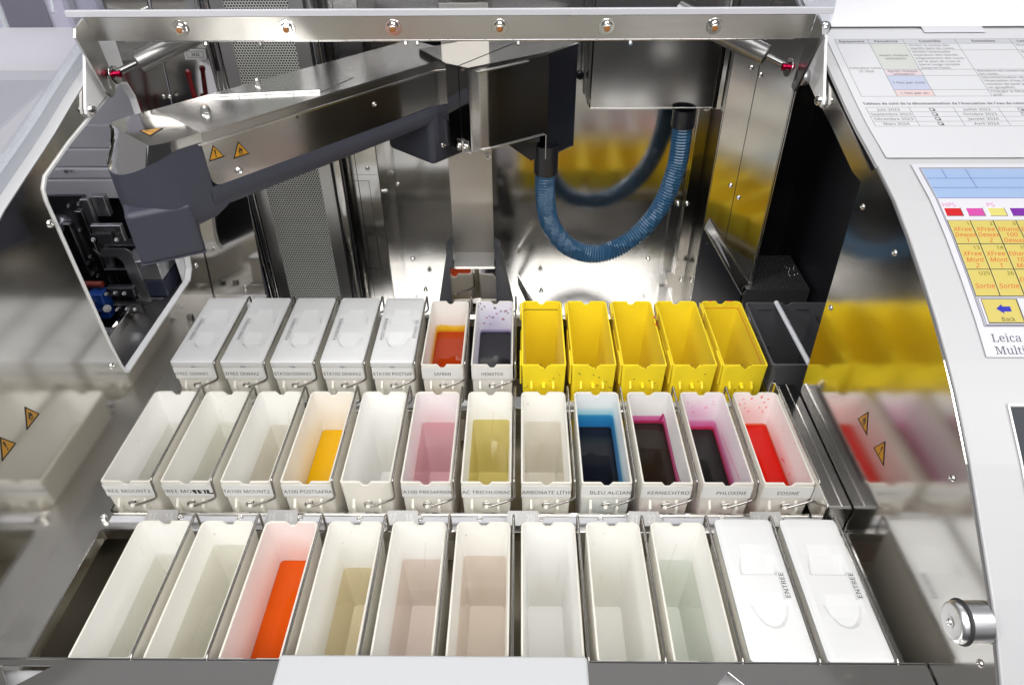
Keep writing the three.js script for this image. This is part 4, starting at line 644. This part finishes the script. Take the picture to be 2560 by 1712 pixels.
// blue corrugated hose with black end collars
{
  const t = thing('blue_hose', 'blue corrugated hose hanging in a loop from the arm to the steel box', 'hose', [0.12, -0.02, -0.3]);
  const P = [[0.0395, 0.15, -0.27], [0.0393, 0.11, -0.275], [0.0495, 0.05, -0.289], [0.08, 0.0075, -0.299], [0.122, -0.0055, -0.305], [0.168, 0.0135, -0.312], [0.205, 0.057, -0.32], [0.2245, 0.12, -0.328], [0.2257, 0.19, -0.33]].map((p) => V(...p));
  const curve = new THREE.CatmullRomCurve3(P, false, 'centripetal'), L = curve.getLength(), pitch = 0.0042, steps = Math.round(L / pitch) * 6, fr = curve.computeFrenetFrames(steps, false), rings = [];
  const pts = curve.getSpacedPoints(steps); let nrm = V(0, 0, 1);
  for (let i = 0; i <= steps; i++) { const T = curve.getTangentAt(i / steps), B = T.clone().cross(nrm).normalize(); nrm = B.clone().cross(T).normalize(); const ph = (i % 6) / 6, r = 0.0106 + 0.0032 * Math.sqrt(Math.max(0, 1 - Math.pow(2 * ph - 1, 2) * 0.98)); rings.push(Array.from({ length: 28 }, (_, k) => { const a = k / 28 * 2 * Math.PI; return [pts[i].x + r * (Math.cos(a) * nrm.x + Math.sin(a) * B.x), pts[i].y + r * (Math.cos(a) * nrm.y + Math.sin(a) * B.y), pts[i].z + r * (Math.cos(a) * nrm.z + Math.sin(a) * B.z)]; })); } void fr;
  const g = loft(rings, false, false, true), q = part('tube', toCreasedNormals(g, 1.4), M.hose, t); q.position.set(-0.12, 0.02, 0.3);
  const c1 = part('collar', turned([[0.0115, -0.012], [0.0152, -0.012], [0.0158, -0.011], [0.0158, 0.02], [0.0158, 0.028]], [0.0397, 0.15, -0.27], [0, 1, 0], 32), M.blackGloss, t); c1.position.copy(q.position);
  const c2 = part('collar', turned([[0.0115, -0.012], [0.0152, -0.012], [0.0158, -0.011], [0.0158, 0.012]], [0.2257, 0.19, -0.33], [0, 1, 0], 32), M.blackGloss, t); c2.position.copy(q.position);
}
// slide lift: hanging pale strip, dark clamp and mirror plate
{
  const t = thing('slide_lift', 'pale steel strip held in a dark clamp above a small mirror plate', 'lift', [-0.06, -0.1, -0.25]);
  const tp = (n, g, m, l) => { const q = part(n, g, m, t, l); q.position.set(0.06, 0.1, 0.25); return q; };
  const st = tp('strip', [box(-0.0918, -0.0328, -0.0136, 0.34, -0.301, -0.3, 0.0003)], metal([0.66, 0.63, 0.58], 0.42));
  screw(st, [-0.0385, 0.1495, -0.3], [0, 0, 1], 'hex', 1.05); screw(st, [-0.0385, 0.179, -0.3], [0, 0, 1], 'hex', 0.9, M.dark);
  tp('clamp', [plateZ([[-0.101, 0.02], [-0.0932, 0.026], [-0.0932, -0.012], [-0.0316, -0.012], [-0.0316, 0.026], [-0.0235, 0.02], [-0.0235, -0.012], [-0.034, -0.03], [-0.092, -0.03], [-0.102, -0.012]], -0.299, -0.279, undefined, 0.001)], M.grey);
  tp('strip_foot', leaf([[-0.0912, -0.0125, -0.2785], [-0.0325, -0.0125, -0.2785], [-0.0325, -0.0, -0.2985], [-0.0912, -0.0, -0.2985]], 0.001), M.satin);
  for (const x of [-0.0975, -0.0275]) { const q = tp('bolt', rod([x, 0.004, -0.279], [x, 0.004, -0.275], 0.0032), M.bright); void q; tp('bolt', rod([x, -0.003, -0.279], [x, -0.003, -0.276], 0.003), M.bright); }
  for (const s of [-1, 1]) tp('cheek', plateZ([[-0.059 + s * 0.031, 0.02], [-0.059 + s * 0.038, 0.028], [-0.059 + s * 0.055, -0.06], [-0.059 + s * 0.0305, -0.06]].sort(() => 0), -0.262, -0.216), M.grey);
  tp('mirror_plate', [box(-0.0885, -0.0283, -0.06, 0.0245, -0.2135, -0.212, 0.0003)], M.clearMirror);
  tp('plate_edge', [box(-0.0895, -0.0273, 0.0246, 0.0258, -0.216, -0.211), box(-0.0895, -0.0886, -0.06, 0.0245, -0.216, -0.211), box(-0.0282, -0.0273, -0.06, 0.0245, -0.216, -0.211)], M.bright);
}

// ------------------------------------------------------------------ hood over the compartment: steel hinge bar, brackets, gas struts, clear cover
{
  const t = thing('hood', 'clear acrylic hood raised on a brushed steel hinge bar with gas struts', 'hood', [-0.07, 0.3, -0.14]);
  const tp = (n, g, m, l) => { const q = part(n, g, m, t, l); q.position.set(0.07, -0.3, 0.14); return q; };
  const y0 = 0.3385, y1 = 0.3622, zf = -0.14, tilt = 0.0;
  const barMat = metal([0.66, 0.64, 0.6], 0.28, { bumpMap: brush, bumpScale: 0.00005 });
  const bar = tp('hinge_bar', [leaf([[-0.4315, y0, zf - 0.0057], [0.2985, y0, zf - 0.0057], [0.2985, y1, zf], [-0.4315, y1, zf]], 0.002)], barMat); metric(bar.geometry);
  bar.geometry = metric(bar.geometry); void tilt;
  for (let k = 0; k < 6; k++) { const x = -0.3376 + k * 0.1076, s = screw(bar, [x, 0.351, zf - 0.0027], [0, -0.24, 1], 'hex', 1.75); const d = new THREE.Mesh(turned([[0.003, 0.0048], [0.0024, 0.0054], [0, 0.0054]], [0, 0, 0], [0, 1, 0], 12), M.orange); s.scale.y = 0.72; d.name = 'washer_dot'; d.position.copy(s.position); d.quaternion.copy(s.quaternion); bar.add(d); }
  tp('hinge_knuckle', (() => { const a = []; for (let k = 0; k < 24; k++) a.push(rod([-0.4 + k * 0.0285, y0 - 0.0008, zf - 0.0072], [-0.4 + k * 0.0285 + 0.0278, y0 - 0.0008, zf - 0.0072], 0.0013, 0.0013, 10)); return a; })(), M.bright);
  for (const [x, k] of [[-0.318, 0.9], [-0.262, 1], [-0.112, 0.9], [-0.1, 0.9], [0.004, 1], [0.1185, 1]]) { const b = rod([x, y0 - 0.001, zf - 0.01], [x, y0 - 0.006 * k, zf - 0.006], 0.0026, 0.0026, 6); tp('bolt', b, M.bright); }
  // acrylic
  const up = (y, z) => [y, z];
  tp('cover_edge', [box(-0.448, 0.315, y1 + 0.0004, y1 + 0.0066, zf - 0.004, zf + 0.0012, 0.0006)], M.frosted); void up;
  tp('cover_panel', leaf([[-0.448, y1 + 0.007, zf - 0.001], [0.315, y1 + 0.007, zf - 0.001], [0.315, 0.62, -0.2], [-0.448, 0.62, -0.2]], 0.004), M.acrylic);
  for (const [x, s] of [[-0.4475, 1], [0.3145, -1]]) tp('side_panel', plateX([[zf - 0.004, y1 - 0.02], [zf - 0.001, y1 + 0.007], [-0.199, 0.62], [-0.55, 0.62], [-0.5, 0.42], [-0.3, 0.33]], x - 0.0015, x + 0.0015), M.acrylic);
  // brackets
  for (const [x, s, zz] of [[-0.4315, 1, 0], [0.2995, -1, -0.012]]) {
    const br = tp('bracket', [plateX([[-0.138, 0.362], [-0.118, 0.357], [-0.113, 0.35], [-0.115, 0.345], [-0.1345 + zz, 0.289], [-0.1415 + zz, 0.282], [-0.151 + zz, 0.285], [-0.156, 0.3], [-0.15, 0.3385], [-0.142, 0.345]], x - 0.0012, x + 0.0012, [rrect(-0.1465 + zz, -0.1415 + zz, 0.29, 0.304, 0.002)])], s > 0 ? M.satin : metal([0.3, 0.3, 0.31], 0.3)); void br;
    const a = [x + s * 0.008, 0.3045, -0.149 + zz * 1.4];
    const knob = tp('pivot_nut', [turned([[0, -0.006], [0.0036, -0.006], [0.0044, -0.0045], [0.0044, -0.001], [0.003, 0], [0.003, 0.003], [0.004, 0.004], [0.004, 0.007], [0, 0.0075]], a, [s, 0, 0], 12)], M.red, 'red anodised pivot nut'); void knob;
    tp('washer', [turned([[0.0035, 0], [0.0095, 0], [0.0097, 0.0007], [0.0095, 0.0014], [0.0035, 0.0014]], [a[0] - s * 0.001, a[1] - 0.001, a[2]], [s, 0.15, 0.1], 28)], M.bright);
    const dir = V(s * 0.64, 0.24, -0.34).normalize(), p = V(...a).addScaledVector(dir, 0.004), q1 = p.clone().addScaledVector(dir, 0.021), q2 = p.clone().addScaledVector(dir, 0.14);
    tp('strut_rod', rod(p.toArray(), q1.toArray(), 0.0038), M.dark);
    tp('strut_cylinder', [turned([[0, 0], [0.007, 0], [0.0098, 0.001], [0.011, 0.003], [0.011, 0.11], [0, 0.11]], q1.toArray(), dir.toArray(), 32)], metal([0.3, 0.295, 0.285], 0.36)); void q2;
  }
  tp('ball_stud', [move(new THREE.SphereGeometry(0.0088, 28, 18), 0.3145, 0.2905, -0.1755)], metal([0.5, 0.5, 0.52], 0.35));
  tp('ball_stud', [move(new THREE.SphereGeometry(0.007, 28, 18), -0.4385, 0.302, -0.148)], metal([0.5, 0.5, 0.52], 0.35));
  // white hinge ears on the housing
  for (const [x, s] of [[-0.4405, 1], [0.3212, -1]]) {
    const z0 = s > 0 ? 0 : -0.022, e = tp('hinge_ear', [plateX([[-0.137 + z0 * 0.9, 0.336], [-0.1345 + z0 * 0.9, 0.329], [-0.1015 + z0, 0.284], [-0.1 + z0, 0.279], [-0.104 + z0, 0.2745], [-0.112 + z0, 0.276], [-0.2, 0.292], [-0.2, 0.325], [-0.146 + z0, 0.3395]], x - 0.0016, x + 0.0016, undefined, 0.0007)], M.whiteGloss, 'white hinge ear');
    part('ear_rivet', turned([[0.0055, 0], [0.0055, 0.002], [0.004, 0.0042], [0, 0.005]], [x + s * 0.0016, 0.2805, -0.1085 + z0], [s, 0, 0]), M.bright, e);
    part('ear_spacer', rod([x - s * 0.002, 0.2805, -0.1085 + z0], [x - s * 0.01, 0.2805, -0.1085 + z0], 0.006), M.white, e);
  }
  const rs = tp('corner_nut', turned([[0, 0.0035], [0.003, 0.0035], [0.0035, 0], [0.007, 0]], [0.3115, 0.348, -0.145], [0, 0, 1], 16), M.bright); void rs;
}

// ------------------------------------------------------------------ white tray cover on the front ledge
{
  const t = thing('front_cover', 'white plastic cover lying on the steel ledge at the front middle', 'cover', [-0.06, 0, 0.37]);
  part('shell', [(() => { const g = new RoundedBoxGeometry(0.2395, 0.012, 0.11, 4, 0.003); return move(g, -0.0012, 0.0, 0.0125); })()], std([0.47, 0.478, 0.49], 0.35, { clearcoat: 0.25 }), t);
  part('handle_lip', [box(-0.115, 0.113, -0.02, -0.006, 0.055, 0.065, 0.002)], M.whiteGloss, t);
}

// ------------------------------------------------------------------ sheets of paper on the white housing
function onHousing(z, lift) { const P = PROFILE; for (let i = 0; i < P.length - 1; i++) if (z <= P[i + 1][0]) { const k = (z - P[i][0]) / (P[i + 1][0] - P[i][0]); return P[i][1] + (P[i + 1][1] - P[i][1]) * k + lift; } return P[P.length - 1][1]; }
function sheet(xa, xb, za, zb, skew, lift, n = 40) { // za = far edge, zb = near edge; skew moves the near edge in x
  const pos = [], uv = [], idx = []; const len = [0]; for (let j = 1; j <= n; j++) { const z0 = za + (zb - za) * (j - 1) / n, z1 = za + (zb - za) * j / n; len.push(len[j - 1] + Math.hypot(z1 - z0, onHousing(z1, 0) - onHousing(z0, 0))); }
  for (const dl of [0, -0.00035]) for (let j = 0; j <= n; j++) { const k = j / n, z = za + (zb - za) * k, v = 1 - len[j] / len[n]; for (const [x, u] of [[xa, 0], [xb, 1]]) { pos.push(x + skew * k, onHousing(z, lift + dl + 0.0006), z); uv.push(u, v); } }
  for (let j = 0; j < n; j++) { const a = j * 2; idx.push(a, a + 2, a + 1, a + 1, a + 2, a + 3); const b = (n + 1) * 2 + a; idx.push(b, b + 1, b + 2, b + 1, b + 3, b + 2); }
  const g = new THREE.BufferGeometry(); g.setAttribute('position', new THREE.Float32BufferAttribute(pos, 3)); g.setAttribute('uv', new THREE.Float32BufferAttribute(uv, 2)); g.setIndex(idx); g.computeVertexNormals(); return g;
}
{
  const tx = canvasTexture(1485, 1120, (x, w, h) => { // 5 pixels per millimetre
    x.fillStyle = '#eaebef'; x.fillRect(0, 0, w, h); x.strokeStyle = '#4a4a50'; x.lineWidth = 2;
    const cx = [40, 217, 405, 684, 978, 1200, 1440], ry = [98, 142, 205, 384, 438, 560, 615];
    const cell = (a, b, c, d, f) => { x.fillStyle = f; x.fillRect(a, b, c - a, d - b); };
    cell(40, 98, 1440, 142, '#d5d7dd'); cell(217, 142, 405, 384, '#dce0db'); cell(217, 384, 405, 438, '#eddde4'); cell(217, 438, 405, 560, '#cdd5ec'); cell(217, 560, 405, 615, '#f0d9d9');
    for (const c of cx) { x.beginPath(); x.moveTo(c, 98); x.lineTo(c, 615); x.stroke(); }
    for (const [r, a] of [[98, 40], [142, 40], [205, 405], [384, 217], [438, 217], [560, 217], [615, 40]]) { x.beginPath(); x.moveTo(a, r); x.lineTo(1440, r); x.stroke(); }
    x.fillStyle = '#232327'; const T = (t, a, b, al = 'center', f = '25px sans-serif', k = 1) => { x.font = f; x.textAlign = al; x.save(); x.translate(a, b); x.scale(k, 1); x.fillText(t, 0, 0); x.restore(); };
    T('Équipement', 128, 129, 'center', 'bold 26px sans-serif', 0.9); T('Périodicité', 311, 129, 'center', 'bold 27px sans-serif', 0.9); T('Contrôle', 545, 129, 'center', 'bold 28px sans-serif'); T('Entretien', 831, 129, 'center', 'bold 28px sans-serif'); T('Localisation', 1090, 129, 'center', 'bold 28px sans-serif');
    T('Colorateur Leica', 128, 378, 'center', '26px sans-serif', 0.85); T('ST 5020', 128, 408, 'center', '26px sans-serif', 0.85);
    T('Avant chaque', 311, 262); T('utilisation', 311, 292); T('Après chaque', 311, 407); T('utilisation', 311, 433); T('1 fois par mois', 311, 508); T('1 fois par an', 311, 597);
    ['Vérifier le niveau des', 'réactifs dans les cuves.'].forEach((t, i) => T(t, 415, 168 + i * 29, 'left', '26px sans-serif', 0.9));
    ["Vérifier l'éventuelle", 'expiration des réactifs', '(clignotement des cuves', 'sur le plan de cuve et', 'barre rouge remplie', "jusqu'en haut)."].forEach((t, i) => T(t, 415, 231 + i * 29.4, 'left', '26px sans-serif', 0.9));
    ['Remettre les couvercles sur', 'les cuves.'].forEach((t, i) => T(t, 693, 406 + i * 27, 'left', '26px sans-serif', 0.9));
    ['Décontamination de', "l'évacuation d'eau à la", 'solution de Javel à', 'un goupillon.'].forEach((t, i) => T(t, 693, 464 + i * 29, 'left', '26px sans-serif', 0.9));
    ['Changer le filtre à charbon', 'actif.'].forEach((t, i) => T(t, 693, 584 + i * 28, 'left', '26px sans-serif', 0.9)); T('Non', 988, 168, 'left'); T('Non', 988, 231, 'left');
    T("Tableau de suivi de la décontamination de l'évacuation de l'eau du colorateur", 30, 684, 'left', 'bold 26px sans-serif', 0.87);
    const bx = [35, 245, 460, 675, 890, 1440], months = [['Juin 2023', 'Juillet 2023'], ['Septembre 2023', 'Octobre 2023'], ['Décembre 2023', 'Janvier 2024'], ['Mars 2024', 'Avril 2024']];
    for (let r = 0; r <= 4; r++) { x.beginPath(); x.moveTo(35, 705 + r * 39); x.lineTo(1440, 705 + r * 39); x.stroke(); } for (const c of bx) { x.beginPath(); x.moveTo(c, 705); x.lineTo(c, 861); x.stroke(); }
    months.forEach(([a, b], r) => { T(a, 140, 734 + r * 39, 'center', '28px sans-serif', 0.95); T(b, 568, 734 + r * 39, 'center', '28px sans-serif', 0.95); x.lineWidth = 3; x.strokeStyle = '#1c1c20'; for (const a2 of [340, 768]) { x.strokeRect(a2, 714 + r * 39, 19, 19); x.fillRect(a2 + 20, 718 + r * 39, 4, 19); x.fillRect(a2 + 4, 734 + r * 39, 20, 3); } x.lineWidth = 2; x.strokeStyle = '#4a4a50'; });
  });
  const o = thing('maintenance_sheet', 'printed white maintenance table sheet in French on the housing top right', 'paper', [0.48, 0.3, -0.1]);
  const m = part('page', sheet(0.337, 0.634, -0.2137, 0.0037, 0, 0.0004), print(tx, 0.45, { clearcoat: 0.2, clearcoatRoughness: 0.3 }), o); m.position.set(-0.48, -0.3, 0.1);
  const tape = thing('clear_tape', 'strip of matt clear tape above the maintenance sheet', 'tape', [0.478, 0.3298, -0.2125]); tape.rotation.x = 0.27;
  part('strip', [box(-0.033, 0.033, 0.0006, 0.0011, -0.0075, 0.0075)], std([0.55, 0.55, 0.58], 0.3), tape);
  const pn = thing('top_panel', 'textured white panel at the top right behind the maintenance sheet', 'panel', [0.6, 0.33, -0.3]);
  const pg = part('board', sheet(0.33, 1.04, -0.6, -0.2165, 0, 0.0022, 20), std([0.7, 0.7, 0.73], 0.6, { bumpMap: smudge, bumpScale: 0.0004 }), pn); pg.position.set(-0.6, -0.33, 0.3);
}
{
  const tx = canvasTexture(940, 802, (x, w, h) => { // 4 pixels per millimetre
    x.fillStyle = '#ebeaf0'; x.fillRect(0, 0, w, h); x.strokeStyle = '#3d3c58'; x.lineWidth = 2; x.strokeRect(21, 24, 960, 676); x.strokeRect(25, 27, 960, 670);
    x.fillStyle = '#a9c3ea'; x.fillRect(28, 30, 930, 158); x.strokeStyle = '#2c3f9e'; x.lineWidth = 2; for (const y of [82, 133, 188]) { x.beginPath(); x.moveTo(28, y); x.lineTo(940, y); x.stroke(); } for (const [a, b, c] of [[98, 30, 82], [182, 30, 133]]) { x.beginPath(); x.moveTo(a, b); x.lineTo(a, c); x.stroke(); }
    const sq = ['#d80a16', '#dd4fae', '#eadf7d', '#7f22a8', '#3a8a4a', '#e89a2a']; sq.forEach((c, i) => { const a = 34 + i * 73; x.fillStyle = '#55555c'; x.fillRect(a - 2, 233, 58, 38); x.fillStyle = '#fff'; x.fillRect(a - 2, 233, 56, 36); x.fillStyle = c; x.fillRect(a, 235, 54, 34); });
    x.fillStyle = '#e884c4'; x.font = '26px sans-serif'; x.fillText('HPS', 32, 229); x.fillText('PS', 180, 229);
    const names = [[['1', 'XFree', 'Dewax', '1'], ['2', 'XFree', 'Dewax', '2'], ['3', 'Ethanol', '100', 'Dewax'], ['4', 'Ethanol', '100', '']], [['13', 'XFree', 'Mont', '2'], ['14', 'XFree', 'Mont', '1'], ['15', 'Ethanol', '100', 'Mont'], ['16', 'Ethanol', '', '']], [['U25', '', 'Sortie', ''], ['26', '', 'Sortie', ''], ['27', 'Ethanol', '', ''], ['28', '', '', '']]];
    names.forEach((r, j) => [...r, ['', '', '', ''], ['', '', '', '']].forEach((c, i) => { const a = 27 + i * 75.4, b = 289 + j * 101; x.fillStyle = '#1c190f'; x.fillRect(a, b, 77, 103); x.fillStyle = '#dfcd6c'; x.fillRect(a + 2, b + 2, 72, 98); x.fillStyle = '#f6ec9a'; x.fillRect(a + 2, b + 2, 72, 2); x.fillRect(a + 2, b + 2, 2, 98); x.fillStyle = '#5d5008'; x.font = '20px sans-serif'; x.textAlign = 'right'; x.fillText(c[0], a + 70, b + 22); x.fillStyle = '#e2542a'; x.font = 'italic 24px sans-serif'; x.textAlign = 'center'; x.fillText(c[1], a + 37, b + 48, 70); x.fillText(c[2], a + 38, b + 72, 70); x.fillText(c[3], a + 39, b + 95, 70); x.textAlign = 'left'; }));
    x.strokeStyle = '#3d3c58'; x.strokeRect(30, 598, 900, 96); x.fillStyle = '#44434a'; x.fillRect(38, 602, 112, 88); x.fillStyle = '#dfcd6c'; x.fillRect(40, 604, 106, 82); x.fillStyle = '#2226b8'; x.beginPath(); x.moveTo(76, 638); x.lineTo(96, 622); x.lineTo(96, 630); x.lineTo(120, 630); x.lineTo(120, 648); x.lineTo(96, 648); x.lineTo(96, 656); x.fill(); x.fillStyle = '#3f370b'; x.font = '20px sans-serif'; x.fillText('Back', 80, 682);
    x.fillStyle = '#33324c'; x.font = '36px serif'; x.fillText('Leica ST5020', 31, 752); x.fillText('Multistainer', 31, 793);
  });
  const o = thing('screen_printout', 'printed sheet of a yellow button screen grid with handwritten red names', 'paper', [0.45, 0.24, 0.08]);
  const m = part('page', sheet(0.3545, 0.3545 + 0.235, 0.0141, 0.2008, 0.0, 0.0008), print(tx, 0.4, { clearcoat: 0.3, clearcoatRoughness: 0.25 }), o); m.position.set(-0.45, -0.24, -0.08);
}
{
  const o = thing('control_screen', 'dark control screen set in the white housing at the right edge', 'screen', [0.46, 0.16, 0.27]);
  const m = part('glass', sheet(0.3625, 0.6, 0.234, 0.33, 0.0, 0.0005, 16), std([0.012, 0.016, 0.024], 0.3, { specularIntensity: 0.3 }), o); m.position.set(-0.46, -0.16, -0.27);
  const r = part('bezel', [sheet(0.3605, 0.6, 0.2325, 0.2336, 0, 0.0012, 2), sheet(0.3605, 0.362, 0.2325, 0.33, 0, 0.0012, 12)], M.whiteGloss, o); r.position.copy(m.position);
}

// ------------------------------------------------------------------ surroundings seen past the machine
structure('floor', [box(-9, 9, -1.02, -1.0, -3, 12)], std([0.05, 0.05, 0.052], 0.5));
structure('wall', [box(-3, 3, -1, 1.2, -2.02, -2.0)], std([0.62, 0.6, 0.68], 0.7));
{
  const o = thing('neighbour_cover', 'clear acrylic side cover of the next module at the left edge', 'cover', [-0.6, 0.1, -0.1]);
  const tp = (n, g, m) => { const q = part(n, g, m, o); q.position.set(0.6, -0.1, 0.1); return q; };
  const prof = PROFILE_LEFT.filter(([z]) => z > -0.2);
  tp('panel', plateX([...prof.map(([z, y]) => [z - 0.05, y + 0.03]), ...prof.slice().reverse().map(([z, y]) => [z - 0.004, y + 0.002])], -0.4645, -0.4615), M.acrylic);
  tp('rail', [plateX([...prof.map(([z, y]) => [z, y + 0.012]), ...prof.slice().reverse().map(([z, y]) => [z - 0.012, y - 0.006])], -0.466, -0.456)], M.clear);
  tp('top_panel', [leaf([[-0.9, 0.27, 0.15], [-0.489, 0.27, 0.15], [-0.489, 0.33, -0.42], [-0.9, 0.33, -0.42]], 0.003)], M.acrylic);
  tp('edge_bar', [rod([-0.70, 0.38, -0.42], [-0.53, 0.255, -0.16], 0.0035), rod([-0.505, 0.42, -0.24], [-0.478, 0.36, -0.17], 0.002)], M.clear);
}
{
  const o = thing('neighbour_module', 'pale lilac module standing behind the clear cover at the left', 'lab machine', [-0.95, -1, -0.35]);
  const tp = (n, g, m, l) => { const q = part(n, g, m, o, l); q.position.set(0.95, 1, 0.35); return q; };
  tp('body', [box(-1.6, -0.46, -1, 0.12, -0.75, -0.42, 0.01), box(-1.6, -0.76, -1, 0.1, -0.42, 0.42, 0.01)], M.lilacGrey);
  tp('module_top', [plateX([...PROFILE.filter(([z]) => z > -0.3).map(([z, y]) => [z, y - 0.012]), ...PROFILE.filter(([z]) => z > -0.3).reverse().map(([z, y]) => [z, y - 0.018])], -1.3, -0.457)], std([0.9, 0.895, 0.93], 0.7, { transmission: 0.85, thickness: 0 }));
  tp('back_panel', [box(-1.6, -0.46, -0.2, 0.42, -0.8, -0.76, 0.004)], M.lilac);
  tp('dark_hatch', [box(-0.93, -0.845, 0.2, 0.42, -0.758, -0.752, 0.002)], std([0.06, 0.05, 0.09], 0.5));
  tp('trim', [box(-0.8, -0.79, 0.12, 0.42, -0.758, -0.75), box(-0.75, -0.742, 0.12, 0.42, -0.758, -0.75)], M.lilacGrey);
}
{
  const o = thing('rear_cabinet', 'white cabinet standing behind the machine above the hood bar', 'cabinet', [0, -1, -1.1]);
  const tp = (n, g, m) => { const q = part(n, g, m, o); q.position.set(0, 1, 1.1); return q; };
  tp('body', [box(-1.2, 1.4, -1, 0.05, -1.3, -0.9, 0.005)], M.lilac);
  tp('door', [box(-0.45, -0.11, -0.6, 0.04, -0.899, -0.885, 0.003)], M.white); tp('door', [box(-0.1, 0.24, -0.6, 0.04, -0.899, -0.885, 0.003)], M.white); tp('door', [box(0.25, 0.6, -0.6, 0.04, -0.899, -0.885, 0.003)], M.lilac);
  tp('top', [box(-1.2, 1.4, 0.05, 0.07, -1.3, -0.88, 0.003)], M.white);
}
renderer.render(scene, camera);
